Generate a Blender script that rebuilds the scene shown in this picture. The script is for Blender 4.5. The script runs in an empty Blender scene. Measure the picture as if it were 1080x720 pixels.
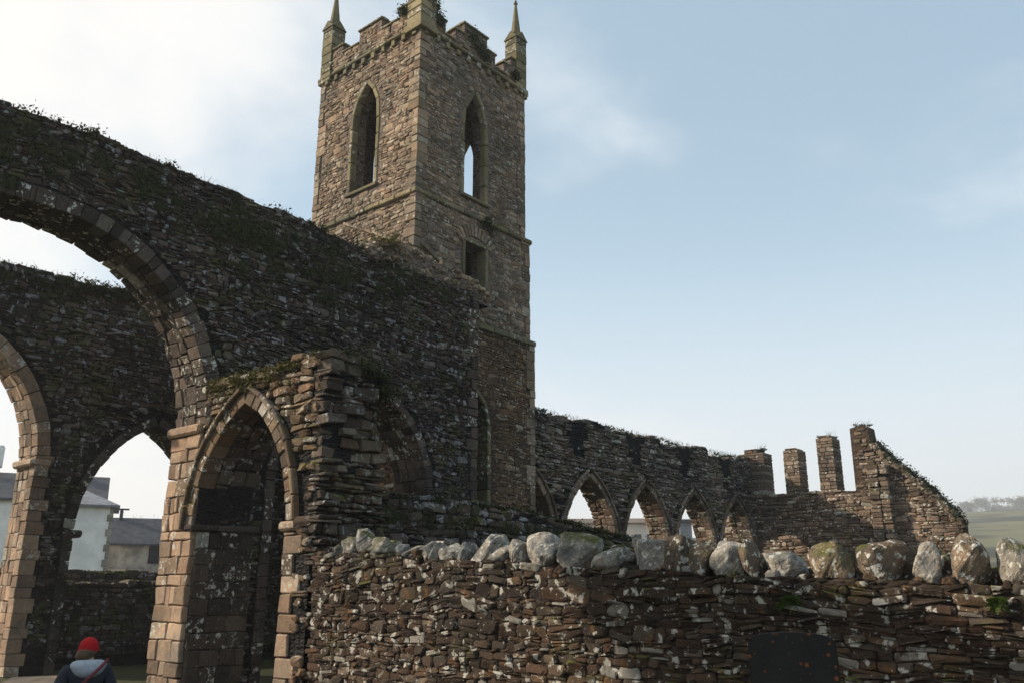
import bpy, math, random
import numpy as np
from mathutils import Vector, Matrix
from mathutils.geometry import delaunay_2d_cdt

R = np.random.default_rng(7)
random.seed(7)
sc = bpy.context.scene
COL = sc.collection
PI = math.pi

# ------------------------------------------------------------------ camera
CZ = 2.2
F_PX, H_PX = 900.0, 260.0
PITCH = math.atan(H_PX / F_PX)
HEAD = math.radians(40.3)                    # heading measured from +x towards +y
cam = bpy.data.cameras.new('camera')
cam.lens = 36.0 * F_PX / 1080.0
cam.sensor_width = 36.0
cam.clip_start = 0.1
cam.clip_end = 6000
co = bpy.data.objects.new('camera', cam)
COL.objects.link(co)
co.location = (0, 0, CZ)
co.rotation_euler = (math.pi / 2 + PITCH, 0, HEAD - math.pi / 2)
sc.camera = co


def polar(px, d, z=0.0):
    """a point on the ground at a bearing and a distance from the churchyard viewpoint"""
    th = HEAD - math.atan((px - 540) / 937.0)
    return (d * math.cos(th), d * math.sin(th), z)


# ------------------------------------------------------------------ scene graph helpers
def tag(o, label=None, cat=None, group=None, kind=None):
    if label: o['label'] = label
    if cat: o['category'] = cat
    if group: o['group'] = group
    if kind: o['kind'] = kind
    return o


def empty(name, loc, label, cat, group=None, rz=0.0):
    o = bpy.data.objects.new(name, None)
    COL.objects.link(o)
    o.location = loc
    o.rotation_euler = (0, 0, rz)
    o.empty_display_size = 0.3
    return tag(o, label, cat, group)


class Buf:
    """collects geometry in world coordinates, links it as ONE mesh object"""
    def __init__(s):
        s.v = []; s.f = {3: [], 4: []}; s.m = {3: [], 4: []}; s.t = []; s.n = 0

    def add(s, V, quads=None, tris=None, mat=0, tint=None):
        V = np.asarray(V, float).reshape(-1, 3)
        for k, Fc in ((4, quads), (3, tris)):
            if Fc is not None and len(Fc):
                Fc = np.asarray(Fc, int).reshape(-1, k)
                s.f[k].append(Fc + s.n)
                s.m[k].append(np.full(len(Fc), mat) if np.isscalar(mat) else np.asarray(mat))
        if tint is None:
            tint = np.full((len(V), 3), 0.5)
        tint = np.asarray(tint, float)
        if tint.ndim == 1: tint = np.tile(tint, (len(V), 1))
        s.t.append(tint); s.v.append(V); s.n += len(V)

    def build(s, name, mats, parent=None, smooth=False, label=None):
        me = bpy.data.meshes.new(name)
        V = np.concatenate(s.v)
        Q = np.concatenate(s.f[4]) if s.f[4] else np.zeros((0, 4), int)
        T = np.concatenate(s.f[3]) if s.f[3] else np.zeros((0, 3), int)
        M = np.concatenate((s.m[4] if s.m[4] else []) + (s.m[3] if s.m[3] else []))
        tint = np.concatenate(s.t)
        org = Vector((0, 0, 0))
        inv = None
        if parent is not None:
            if not isinstance(mats, (list, tuple)): mats = [mats]
            inv = np.array(parent_world(parent).inverted())
        else:
            lo = V.min(0); hi = V.max(0)
            org = Vector(((lo[0] + hi[0]) / 2, (lo[1] + hi[1]) / 2, lo[2]))
            inv = np.array(Matrix.Translation(-org))
        V = V @ inv[:3, :3].T + inv[:3, 3]
        me.vertices.add(len(V)); me.vertices.foreach_set('co', V.ravel())
        nl = Q.size + T.size
        me.loops.add(nl)
        me.loops.foreach_set('vertex_index', np.concatenate([Q.ravel(), T.ravel()]).astype(np.int32))
        npoly = len(Q) + len(T)
        me.polygons.add(npoly)
        st = np.concatenate([np.arange(len(Q)) * 4, Q.size + np.arange(len(T)) * 3]).astype(np.int32)
        me.polygons.foreach_set('loop_start', st)
        try:
            me.polygons.foreach_set('loop_total', np.concatenate([np.full(len(Q), 4), np.full(len(T), 3)]).astype(np.int32))
        except Exception:
            pass
        me.polygons.foreach_set('material_index', M.astype(np.int32))
        me.polygons.foreach_set('use_smooth', np.full(npoly, smooth))
        a = me.attributes.new('tint', 'FLOAT_VECTOR', 'POINT')
        a.data.foreach_set('vector', tint.astype(np.float32).ravel())
        me.update(calc_edges=True)
        me.validate()
        for m in (mats if isinstance(mats, (list, tuple)) else [mats]):
            me.materials.append(m)
        o = bpy.data.objects.new(name, me)
        COL.objects.link(o)
        if parent is not None: o.parent = parent
        else: o.location = org
        if label: o['label'] = label
        return o


def parent_world(p):
    m = Matrix.Translation(p.location) @ p.rotation_euler.to_matrix().to_4x4()
    while p.parent is not None:
        p = p.parent
        m = Matrix.Translation(p.location) @ p.rotation_euler.to_matrix().to_4x4() @ m
    return m


# ------------------------------------------------------------------ numeric helpers
_ph = R.uniform(0, 100, (8, 10, 4))
def wob(x, y, seed=0, octv=4):
    """smooth 2-D noise, about -1..1"""
    r = 0; a = 1; f = 1
    for i in range(octv):
        p = _ph[seed % 8, i]
        r = r + a * (np.sin(f * (1.0 * x + 0.6 * y) + p[0]) * np.cos(f * (0.8 * y - 0.5 * x) + p[1])
                     + 0.6 * np.sin(f * 1.7 * (0.4 * x - y) + p[2]))
        a *= 0.55; f *= 2.03
    return r / 2.2


def pip(poly, X, Y):
    poly = np.asarray(poly, float)
    ins = np.zeros(X.shape, bool)
    x0, y0 = poly[:, 0], poly[:, 1]
    x1, y1 = np.roll(x0, -1), np.roll(y0, -1)
    for i in range(len(poly)):
        c = ((y0[i] > Y) != (y1[i] > Y))
        with np.errstate(divide='ignore', invalid='ignore'):
            xi = (x1[i] - x0[i]) * (Y - y0[i]) / (y1[i] - y0[i] + 1e-12) + x0[i]
        ins ^= c & (X < xi)
    return ins


def orient(V, Fc, C):
    """flip faces so they look away from the centre C of their own lump"""
    a = V[Fc[:, 0]]; b = V[Fc[:, 1]]; c = V[Fc[:, 2]]
    n = np.cross(b - a, c - a)
    fc = V[Fc].mean(1)
    bad = ((fc - C) * n).sum(1) < 0
    Fc = Fc.copy(); Fc[bad] = Fc[bad][:, ::-1]
    return Fc


# --- surfaces: map (S, T, D) -> xyz, D outwards
def plY(y0, sgn=-1):
    return lambda S, T, D: np.stack([S, y0 + sgn * D, T], -1)
def plX(x0, sgn=-1):
    return lambda S, T, D: np.stack([x0 + sgn * D, S, T], -1)


def rubble(buf, mp, box, keep, h=(0.06, 0.14), l=(0.14, 0.5), depth=(0.015, 0.05), gap=0.012,
           warp=0.05, rot=0.05, mat=0, tilt=0.6, split=0.25, tone=(0, 1), jit=0.13, wscale=0.9):
    s0, s1, t0, t1 = box
    cs = []; ct = []; w = []; hh = []
    t = t0
    while t < t1:
        ch = R.uniform(*h) * R.choice([1, 1, 1, 1.35, 0.75])
        s = s0 - R.uniform(0, l[1])
        while s < s1:
            ln = R.uniform(*l) * (0.7 + 0.6 * ch / h[1])
            if R.random() < split and ch > h[0] * 1.2:
                k = R.uniform(0.35, 0.65)
                cs += [s + ln / 2] * 2; w += [ln] * 2
                ct += [t + ch * k / 2, t + ch * (k + 1) / 2]; hh += [ch * k, ch * (1 - k)]
            else:
                cs.append(s + ln / 2); ct.append(t + ch / 2); w.append(ln); hh.append(ch)
            s += ln
        t += ch
    cs = np.array(cs); ct = np.array(ct); w = np.array(w) - gap; hh = np.array(hh) - gap
    N = len(cs)
    hw = w / 2; h2 = hh / 2
    c = np.minimum(hw, h2)[:, None] * R.uniform(0.25, 0.75, (N, 4))
    sx = np.array([1, 1, -1, -1, -1, -1, 1, 1]); sy = np.array([-1, 1, 1, 1, 1, -1, -1, -1])
    U = np.empty((N, 8)); W = np.empty((N, 8))
    # octagon: two points per corner
    k = 0
    for ci, (a, b) in enumerate([(1, 1), (-1, 1), (-1, -1), (1, -1)]):
        pA = (a * hw, b * (h2 - c[:, ci])); pB = (a * (hw - c[:, ci]), b * h2)
        first, second = (pA, pB) if (a * b > 0) else (pB, pA)
        U[:, k], W[:, k] = first; U[:, k + 1], W[:, k + 1] = second
        k += 2
    m = np.minimum(hw, h2)[:, None]
    U += R.normal(0, jit, (N, 8)) * m; W += R.normal(0, jit * 0.8, (N, 8)) * m
    ang = R.normal(0, rot, N)[:, None]
    U, W = U * np.cos(ang) - W * np.sin(ang), U * np.sin(ang) + W * np.cos(ang)
    d = R.uniform(*depth, N)[:, None]
    tx = R.normal(0, tilt, N)[:, None]; ty = R.normal(0, tilt, N)[:, None]

    def warpf(S, T):
        return (S + warp * 0.6 * wob(S * wscale * 1.3, T * wscale * 1.3, 3),
                T + warp * wob(S * wscale, T * wscale, 1) + warp * 0.25 * wob(S * 5, T * 5, 2, 2))
    Sb, Tb = warpf(cs[:, None] + U, ct[:, None] + W)
    ok = keep(Sb, Tb).all(1)
    idx = np.where(ok)[0]
    if not len(idx): return
    N = len(idx)
    U = U[idx]; W = W[idx]; d = d[idx]; tx = tx[idx]; ty = ty[idx]; cs = cs[idx]; ct = ct[idx]
    m = m[idx]; hw = hw[idx][:, None]; h2 = h2[idx][:, None]
    rings = []
    for sc_, dd, jj in ((1.0, -0.03, 0), (0.97, 0.55, 0.05), (0.74, 1.0, 0.12)):
        u = U * sc_; v = W * sc_
        if jj:
            u = u + R.normal(0, jj, (N, 8)) * m; v = v + R.normal(0, jj, (N, 8)) * m
        S, T = warpf(cs[:, None] + u, ct[:, None] + v)
        if dd < 0: D = np.full((N, 8), dd)
        else: D = d * dd * (1 + tilt and (1 + 0.5 * (tx * u / hw + ty * v / h2) * dd + R.normal(0, 0.12, (N, 8))))
        rings.append(mp(S, T, D))
    S, T = warpf(cs[:, None], ct[:, None])
    rings.append(mp(S, T, d * 1.12))
    V = np.concatenate(rings, 1)             # N,25,3
    q = []
    for r in (0, 8):
        for i in range(8):
            j = (i + 1) % 8
            q.append([r + i, r + j, r + 8 + j, r + 8 + i])
    q = np.array(q); tr = np.array([[16 + i, 16 + (i + 1) % 8, 24] for i in range(8)])
    off = (np.arange(N) * 25)[:, None, None]
    Q = (q[None] + off).reshape(-1, 4); Tt = (tr[None] + off).reshape(-1, 3)
    C = V[:, :8].mean(1)
    # orientation decided on the first stones, same for all of one patch
    Vf = V.reshape(-1, 3)
    Q2 = orient(Vf, Q, np.repeat(C - (V[:, 24] - C) * 0.5, 16, 0))
    T2 = orient(Vf, Tt, np.repeat(C - (V[:, 24] - C) * 0.5, 8, 0))
    t3 = np.stack([R.uniform(tone[0], tone[1], N), R.random(N), R.random(N)], -1)
    buf.add(Vf, Q2, T2, mat, np.repeat(t3, 25, 0))


_cube = None
def blocks(buf, C8, bev=0.012, mat=0, tint=None, jit=0.0):
    """C8: N,8,3 corners ordered (x,y,z) bits: index = 4*i+2*j+k"""
    C8 = np.asarray(C8, float).reshape(-1, 8, 3)
    N = len(C8)
    if jit: C8 = C8 + R.normal(0, jit, C8.shape)
    Lx = np.linalg.norm(C8[:, 4:].mean(1) - C8[:, :4].mean(1), axis=1)
    Ly = np.linalg.norm(C8[:, [2, 3, 6, 7]].mean(1) - C8[:, [0, 1, 4, 5]].mean(1), axis=1)
    Lz = np.linalg.norm(C8[:, 1::2].mean(1) - C8[:, 0::2].mean(1), axis=1)
    L = np.stack([Lx, Ly, Lz], -1)
    b = np.minimum(bev / np.maximum(L, 1e-6), 0.3)          # fraction
    P = []; key = {}
    for ax in range(3):
        for sd in (0, 1):
            for a in (0, 1):
                for c in (0, 1):
                    p = np.zeros((N, 3))
                    o1, o2 = [i for i in range(3) if i != ax]
                    p[:, ax] = sd
                    p[:, o1] = np.where(a, 1 - b[:, o1], b[:, o1])
                    p[:, o2] = np.where(c, 1 - b[:, o2], b[:, o2])
                    bits = [0, 0, 0]; bits[ax] = sd; bits[o1] = a; bits[o2] = c
                    key[(ax, tuple(bits))] = len(P)
                    P.append(p)
    P = np.stack(P, 1)                                         # N,24,3
    V = np.zeros((N, 24, 3))
    for i in (0, 1):
        for j in (0, 1):
            for k in (0, 1):
                wgt = (P[..., 0] if i else 1 - P[..., 0]) * (P[..., 1] if j else 1 - P[..., 1]) * (P[..., 2] if k else 1 - P[..., 2])
                V += wgt[..., None] * C8[:, None, 4 * i + 2 * j + k]
    q = []; tr = []
    B = [(0, 0), (0, 1), (1, 1), (1, 0)]
    for ax in range(3):
        o1, o2 = [i for i in range(3) if i != ax]
        for sd in (0, 1):
            f = []
            for a, c in B:
                bits = [0, 0, 0]; bits[ax] = sd; bits[o1] = a; bits[o2] = c
                f.append(key[(ax, tuple(bits))])
            q.append(f)
        # edges running along axis ax
        for a, c in B:
            b0 = [0, 0, 0]; b0[o1] = a; b0[o2] = c; b1 = list(b0); b1[ax] = 1
            q.append([key[(o1, tuple(b0))], key[(o1, tuple(b1))], key[(o2, tuple(b1))], key[(o2, tuple(b0))]])
    for i in (0, 1):
        for j in (0, 1):
            for k in (0, 1):
                tr.append([key[(ax, (i, j, k))] for ax in range(3)])
    off = (np.arange(N) * 24)[:, None, None]
    Q = (np.array(q)[None] + off).reshape(-1, 4); T = (np.array(tr)[None] + off).reshape(-1, 3)
    Cc = V.mean(1); Vf = V.reshape(-1, 3)
    Q = orient(Vf, Q, np.repeat(Cc, len(q), 0)); T = orient(Vf, T, np.repeat(Cc, len(tr), 0))
    if tint is None: tint = R.random((N, 3))
    else: tint = np.tile(np.asarray(tint, float), (N, 1)) if np.ndim(tint) == 1 else tint
    buf.add(Vf, Q, T, mat, np.repeat(tint, 24, 0))


def bx(x0, x1, y0, y1, z0, z1):
    return np.array([[x, y, z] for x in (x0, x1) for y in (y0, y1) for z in (z0, z1)], float)


def core(buf, mp, outline, holes, thick, mat=1):
    pts = []; edges = []
    for lp in [outline] + list(holes):
        b = len(pts); n = len(lp)
        pts += [Vector((float(p[0]), float(p[1]))) for p in lp]
        edges += [(b + i, b + (i + 1) % n) for i in range(n)]
    vs, es, fs, ov, oe, of = delaunay_2d_cdt(pts, edges, [], 1, 1e-5)
    P = np.array([[v[0], v[1]] for v in vs]); n = len(P)
    front = mp(P[:, 0], P[:, 1], np.zeros(n)); back = mp(P[:, 0], P[:, 1], np.full(n, -thick))
    T = np.array([list(f) for f in fs if len(f) == 3])
    for h_ in holes:
        cc = P[T].mean(1); T = T[~pip(h_, cc[:, 0], cc[:, 1])]
    from collections import Counter
    cnt = Counter()
    for f in T:
        for i in range(3):
            a, b = int(f[i]), int(f[(i + 1) % 3]); cnt[(min(a, b), max(a, b))] += 1
    be = [e for e, c in cnt.items() if c == 1]
    Q = [[a, b, b + n, a + n] for a, b in be]
    buf.add(np.concatenate([front, back]), Q, np.concatenate([T, T[:, ::-1] + n]), mat)


# --- arches
def arch_half(xc, zs, a, r, z0, side, n=14):
    """from the foot of a jamb to the crown; returns points and outward normals"""
    c = (r * r - a * a) / (2 * a); Rr = a + c
    pts = []
    if z0 < zs - 1e-6:
        for z in np.linspace(z0, zs, max(2, int((zs - z0) / 0.3)), endpoint=False): pts.append((a, z))
    th1 = math.atan2(r, c)
    for th in np.linspace(0, th1, n): pts.append((-c + Rr * math.cos(th), zs + Rr * math.sin(th)))
    P = np.array(pts)
    d = np.gradient(P, axis=0); d /= np.linalg.norm(d, axis=1)[:, None]
    Nn = np.stack([d[:, 1], -d[:, 0]], -1)
    P[:, 0] = xc + side * P[:, 0]; Nn[:, 0] *= side
    return P, Nn


def arch_loop(xc, zs, a, r, z0, off=0.0):
    Pl, Nl = arch_half(xc, zs, a, r, z0, -1); Pr, Nr = arch_half(xc, zs, a, r, z0, 1)
    L = Pl + Nl * off; Q = Pr + Nr * off
    L = L[L[:, 0] <= xc]; Q = Q[Q[:, 0] >= xc]
    # crown of the offset curve
    if off > 0:
        c = (r * r - a * a) / (2 * a); Rr = a + c + off
        ap = zs + math.sqrt(max(Rr * Rr - c * c, 0.01))
        L = L[L[:, 1] < ap - 1e-4]; Q = Q[Q[:, 1] < ap - 1e-4]
        top = [(xc, ap)]
    else:
        L = L[:-1]; Q = Q[:-1]; top = [(xc, zs + r)]
    return [tuple(p) for p in L] + top + [tuple(p) for p in Q[::-1]]


def ring(buf, mp, xc, zs, a, r, z0, seg, width, D0, D1, nd=1, proud=0.0, bev=0.015, jit=0.006, gap=0.012,
         quoin=0.0, mat=0, zmin=None, sides=(-1, 1), inner=0.0, tone=None, off=0.0):
    out = []; tin = []
    for sd in sides:
        P, Nn = arch_half(xc, zs, a, r, z0 if zmin is None else zmin, sd, 40)
        P = P + Nn * off
        s = np.concatenate([[0], np.cumsum(np.linalg.norm(np.diff(P, axis=0), axis=1))])
        tot = s[-1]; u = 0; i = 0
        while u < tot - 1e-6:
            u2 = u + R.uniform(*seg)
            if tot - u2 < seg[0] * 0.7: u2 = tot
            sa, sb = u + gap / 2, u2 - gap / 2
            pa = np.array([np.interp(sa, s, P[:, k]) for k in (0, 1)]); pb = np.array([np.interp(sb, s, P[:, k]) for k in (0, 1)])
            na = np.array([np.interp(sa, s, Nn[:, k]) for k in (0, 1)]); nb = np.array([np.interp(sb, s, Nn[:, k]) for k in (0, 1)])
            wd = width + R.normal(0, width * 0.05)
            if quoin and pa[1] < zs: wd = width + (quoin if i % 2 else 0) + R.uniform(0, 0.06)
            cuts = np.linspace(D0, D1 + (0.02 if abs(D1) < 1e-6 else 0.0), nd + 1)
            if nd > 1: cuts[1:-1] += R.uniform(-0.3, 0.3, nd - 1) * (D1 - D0) / nd
            for q in range(nd):
                c0, c1 = cuts[q], cuts[q + 1]
                g = gap / 2
                dA = c0 + (g if q else 0); dB = c1 - (g if q < nd - 1 else 0)
                if c1 == cuts.max(): dB += R.uniform(0, proud)
                if c0 == cuts.max(): dA += R.uniform(0, proud)
                inn = inner + R.uniform(0, 0.02)
                C = []
                for X, Nx in ((pa, na), (pb, nb)):
                    for wv in (-inn, wd):
                        for dv in (dA, dB):
                            p2 = X + Nx * wv
                            C.append(mp(np.array(p2[0]), np.array(p2[1]), np.array(dv)))
                out.append(np.array(C))
                tin.append((R.random() if tone is None else R.uniform(*tone), R.random(), R.random()))
            u = u2; i += 1
    blocks(buf, np.array(out), bev, mat, np.array(tin), jit)


# ------------------------------------------------------------------ materials
def nt(name):
    m = bpy.data.materials.new(name); m.use_nodes = True
    t = m.node_tree; t.nodes.clear()
    out = t.nodes.new('ShaderNodeOutputMaterial'); b = t.nodes.new('ShaderNodeBsdfPrincipled')
    t.links.new(b.outputs[0], out.inputs[0])
    b.inputs['Specular IOR Level'].default_value = 0.1
    return m, t, b


def N(t, typ, **kw):
    n = t.nodes.new(typ)
    for k, v in kw.items():
        if k.startswith('i_'): n.inputs[k[2:].replace('_', ' ')].default_value = v
        else: setattr(n, k, v)
    return n


def mixc(t, fac, a, b, mode='MIX'):
    n = t.nodes.new('ShaderNodeMix'); n.data_type = 'RGBA'; n.blend_type = mode
    for s, v in ((n.inputs[0], fac), (n.inputs[6], a), (n.inputs[7], b)):
        if hasattr(v, 'is_linked') or hasattr(v, 'links'): t.links.new(v, s)
        elif isinstance(v, (int, float)): s.default_value = v
        else: s.default_value = (*v, 1)
    return n.outputs[2]


def mth(t, op, a, b=None, clamp=False):
    n = t.nodes.new('ShaderNodeMath'); n.operation = op; n.use_clamp = clamp
    for s, v in ((n.inputs[0], a), (n.inputs[1], b)):
        if v is None: continue
        if isinstance(v, (int, float)): s.default_value = v
        else: t.links.new(v, s)
    return n.outputs[0]


def smooth(t, x, lo, hi):
    n = t.nodes.new('ShaderNodeMapRange'); n.interpolation_type = 'SMOOTHSTEP'
    t.links.new(x, n.inputs[0]); n.inputs[1].default_value = lo; n.inputs[2].default_value = hi
    return n.outputs[0]


def noise(t, vec, scale, detail=4, rough=0.55, dist=0.0):
    n = t.nodes.new('ShaderNodeTexNoise'); n.inputs['Scale'].default_value = scale
    n.inputs['Detail'].default_value = detail; n.inputs['Roughness'].default_value = rough
    n.inputs['Distortion'].default_value = dist
    t.links.new(vec, n.inputs['Vector']); return n.outputs[0]


def stone_mat(name, cols, lichen=0.5, lich_col=(0.5, 0.5, 0.44), moss=0.3, moss_col=(0.045, 0.06, 0.02), orange=0.0,
              bump=0.5, lscale=9.0, fine=60.0, warm=0.0, patch=0.35, side_moss=0.0, mottle=False):
    m, t, b = nt(name)
    geo = N(t, 'ShaderNodeNewGeometry'); at = N(t, 'ShaderNodeAttribute', attribute_name='tint')
    pos = geo.outputs['Position']
    sep = N(t, 'ShaderNodeSeparateXYZ'); t.links.new(at.outputs['Vector'], sep.inputs[0])
    rp = N(t, 'ShaderNodeValToRGB'); e = rp.color_ramp.elements
    rp.color_ramp.interpolation = 'LINEAR'
    while len(e) < len(cols): e.new(0.5)
    for i, c in enumerate(cols):
        e[i].position = i / (len(cols) - 1); e[i].color = (*c, 1)
    t.links.new(sep.outputs[0], rp.inputs[0])
    n1 = noise(t, pos, 7, 6, 0.65)
    n2 = noise(t, pos, fine, 3, 0.6)
    col = mixc(t, 1.0, rp.outputs[0], mixc(t, n1, (0.45, 0.45, 0.47), (1.6, 1.55, 1.5)), 'MULTIPLY')
    # value change from stone to stone
    val = mth(t, 'ADD', mth(t, 'MULTIPLY', sep.outputs[1], 0.7), 0.62)
    cv = N(t, 'ShaderNodeCombineXYZ')
    for i in range(3): t.links.new(val, cv.inputs[i])
    col = mixc(t, 1.0, col, cv.outputs[0], 'MULTIPLY')
    # weather patches, metres across
    big = noise(t, pos, patch, 3, 0.6)
    col = mixc(t, 1.0, col, mixc(t, smooth(t, big, 0.3, 0.7), (0.62, 0.66, 0.68), (1.3, 1.2, 1.08)), 'MULTIPLY')
    if mottle:
        col = mixc(t, mth(t, 'MULTIPLY', smooth(t, noise(t, pos, 9, 6, 0.75, 0.4), 0.52, 0.66), 0.8 * float(mottle)), col, (0.05, 0.045, 0.038))
    if orange:
        o = mth(t, 'MULTIPLY', smooth(t, noise(t, pos, 3.1, 4, 0.7), 0.56, 0.66), orange)
        col = mixc(t, o, col, (0.22, 0.10, 0.025))
    if lichen:
        l1 = smooth(t, noise(t, pos, lscale, 4, 0.6, 0.15), 0.55, 0.62)
        l2 = smooth(t, mth(t, 'ADD', sep.outputs[2], mth(t, 'MULTIPLY', big, 0.6)), 1.12 - lichen * 0.75, 1.32 - lichen * 0.75)
        lm = mth(t, 'MULTIPLY', l1, l2)
        l3 = mth(t, 'MULTIPLY', smooth(t, noise(t, pos, lscale * 2.7, 3, 0.5), 0.655, 0.70), min(1.0, lichen) * 0.85)
        whole = mth(t, 'MULTIPLY', smooth(t, sep.outputs[2], 1.0 - 0.08 * lichen, 1.0 - 0.05 * lichen), smooth(t, n1, 0.3, 0.5))
        l3 = mth(t, 'MAXIMUM', l3, mth(t, 'MULTIPLY', whole, 0.5))
        col = mixc(t, mth(t, 'MAXIMUM', lm, l3), col, lich_col)
    if moss:
        sn = N(t, 'ShaderNodeSeparateXYZ'); t.links.new(geo.outputs['Normal'], sn.inputs[0])
        up = smooth(t, sn.outputs[2], 0.15, 0.8)
        mm = mth(t, 'MULTIPLY', mth(t, 'ADD', up, side_moss), smooth(t, noise(t, pos, 1.3, 5, 0.65), 0.62 - moss * 0.25, 0.74 - moss * 0.25), True)
        mc = mixc(t, noise(t, pos, 11, 3), moss_col, (moss_col[0] * 2.6, moss_col[1] * 1.9, moss_col[2] * 1.3))
        col = mixc(t, mm, col, mc)
    t.links.new(col, b.inputs['Base Color'])
    b.inputs['Roughness'].default_value = 0.88
    bp = N(t, 'ShaderNodeBump'); bp.inputs['Strength'].default_value = bump; bp.inputs['Distance'].default_value = 0.03
    hh = mth(t, 'ADD', mth(t, 'MULTIPLY', n2, 0.5), noise(t, pos, 16, 5, 0.7))
    t.links.new(hh, bp.inputs['Height']); t.links.new(bp.outputs[0], b.inputs['Normal'])
    return m


def flat_mat(name, c, rough=0.8, var=0.25, scale=6, bump=0.0, c2=None, spec=0.25):
    m, t, b = nt(name)
    geo = N(t, 'ShaderNodeNewGeometry')
    n1 = noise(t, geo.outputs['Position'], scale, 5, 0.6)
    c2 = c2 or tuple(v * (1 + var) for v in c); c1 = tuple(v * (1 - var) for v in c) if c2 is None or var else c
    col = mixc(t, smooth(t, n1, 0.35, 0.65), c1, c2)
    t.links.new(col, b.inputs['Base Color']); b.inputs['Roughness'].default_value = rough
    b.inputs['Specular IOR Level'].default_value = spec
    if bump:
        bp = N(t, 'ShaderNodeBump'); bp.inputs['Strength'].default_value = bump; bp.inputs['Distance'].default_value = 0.02
        t.links.new(noise(t, geo.outputs['Position'], scale * 4, 4, 0.6), bp.inputs['Height']); t.links.new(bp.outputs[0], b.inputs['Normal'])
    return m


def leaf_mat(name, c1, c2):
    m, t, b = nt(name)
    at = N(t, 'ShaderNodeAttribute', attribute_name='tint')
    sep = N(t, 'ShaderNodeSeparateXYZ'); t.links.new(at.outputs['Vector'], sep.inputs[0])
    t.links.new(mixc(t, sep.outputs[0], c1, c2), b.inputs['Base Color'])
    b.inputs['Roughness'].default_value = 0.7
    return m


def mortar_mat(name, c):
    m, t, b = nt(name)
    geo = N(t, 'ShaderNodeNewGeometry'); pos = geo.outputs['Position']
    v = N(t, 'ShaderNodeTexVoronoi'); v.inputs['Scale'].default_value = 9
    mp_ = N(t, 'ShaderNodeMapping'); mp_.inputs['Scale'].default_value = (1, 1, 2.4)
    t.links.new(pos, mp_.inputs[0]); t.links.new(mp_.outputs[0], v.inputs['Vector'])
    sv = N(t, 'ShaderNodeSeparateXYZ'); t.links.new(v.outputs['Color'], sv.inputs[0])
    col = mixc(t, sv.outputs[0], tuple(k * 0.5 for k in c), tuple(k * 1.5 for k in c))
    t.links.new(col, b.inputs['Base Color']); b.inputs['Roughness'].default_value = 0.95
    bp = N(t, 'ShaderNodeBump'); bp.inputs['Strength'].default_value = 0.9; bp.inputs['Distance'].default_value = 0.05; bp.invert = True
    t.links.new(v.outputs['Distance'], bp.inputs['Height']); t.links.new(bp.outputs[0], b.inputs['Normal'])
    return m


M = {}
M['mortar_dark'] = mortar_mat('mortar_dark', (0.016, 0.015, 0.015))
M['mortar_warm'] = mortar_mat('mortar_warm', (0.07, 0.05, 0.037))
M['mortar_tower'] = mortar_mat('mortar_tower', (0.15, 0.12, 0.10))
M['mortar_field'] = mortar_mat('mortar_field', (0.032, 0.024, 0.019))
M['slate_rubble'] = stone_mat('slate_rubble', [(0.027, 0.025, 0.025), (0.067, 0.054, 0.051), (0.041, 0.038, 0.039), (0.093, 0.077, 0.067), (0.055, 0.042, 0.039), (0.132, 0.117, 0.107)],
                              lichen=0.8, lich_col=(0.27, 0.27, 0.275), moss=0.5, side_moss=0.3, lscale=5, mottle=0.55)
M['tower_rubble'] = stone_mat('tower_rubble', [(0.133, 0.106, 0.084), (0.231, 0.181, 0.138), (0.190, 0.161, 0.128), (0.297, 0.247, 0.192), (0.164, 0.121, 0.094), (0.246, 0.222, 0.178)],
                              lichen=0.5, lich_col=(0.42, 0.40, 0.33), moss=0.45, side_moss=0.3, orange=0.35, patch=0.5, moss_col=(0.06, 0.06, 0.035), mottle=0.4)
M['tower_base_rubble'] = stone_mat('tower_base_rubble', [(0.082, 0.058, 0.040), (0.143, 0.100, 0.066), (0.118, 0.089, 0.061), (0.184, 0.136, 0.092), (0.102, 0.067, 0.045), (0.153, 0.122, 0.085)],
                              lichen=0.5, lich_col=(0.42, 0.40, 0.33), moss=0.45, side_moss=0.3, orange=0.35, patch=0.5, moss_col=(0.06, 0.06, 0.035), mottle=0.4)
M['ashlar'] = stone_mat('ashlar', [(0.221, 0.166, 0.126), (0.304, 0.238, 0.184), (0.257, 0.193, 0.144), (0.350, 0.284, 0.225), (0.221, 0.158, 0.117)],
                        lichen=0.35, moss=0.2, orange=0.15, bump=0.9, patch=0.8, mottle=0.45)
M['ashlar_shaded'] = stone_mat('ashlar_shaded', [(0.042, 0.036, 0.034), (0.072, 0.060, 0.051), (0.054, 0.045, 0.039), (0.090, 0.075, 0.063)], lichen=0.4, moss=0.2, orange=0.1, bump=0.7)  # darker copy of the ashlar, the pier face's shade put into its colour
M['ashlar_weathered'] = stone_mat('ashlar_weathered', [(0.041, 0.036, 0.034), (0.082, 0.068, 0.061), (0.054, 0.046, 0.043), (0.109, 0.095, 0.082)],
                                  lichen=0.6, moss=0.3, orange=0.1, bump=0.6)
M['transept_stone'] = stone_mat('transept_stone', [(0.079, 0.063, 0.051), (0.144, 0.108, 0.078), (0.108, 0.089, 0.071), (0.173, 0.134, 0.094), (0.115, 0.074, 0.051), (0.151, 0.141, 0.129)],
                                lichen=0.45, moss=0.65, side_moss=0.1, orange=0.35, moss_col=(0.05, 0.06, 0.015), mottle=0.6)
M['torn_stone'] = stone_mat('torn_stone', [(0.039, 0.034, 0.031), (0.085, 0.068, 0.055), (0.055, 0.049, 0.046), (0.111, 0.098, 0.085), (0.078, 0.052, 0.039)], lichen=0.7, lich_col=(0.28, 0.28, 0.26), moss=0.55, side_moss=0.1, mottle=0.5)
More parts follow.
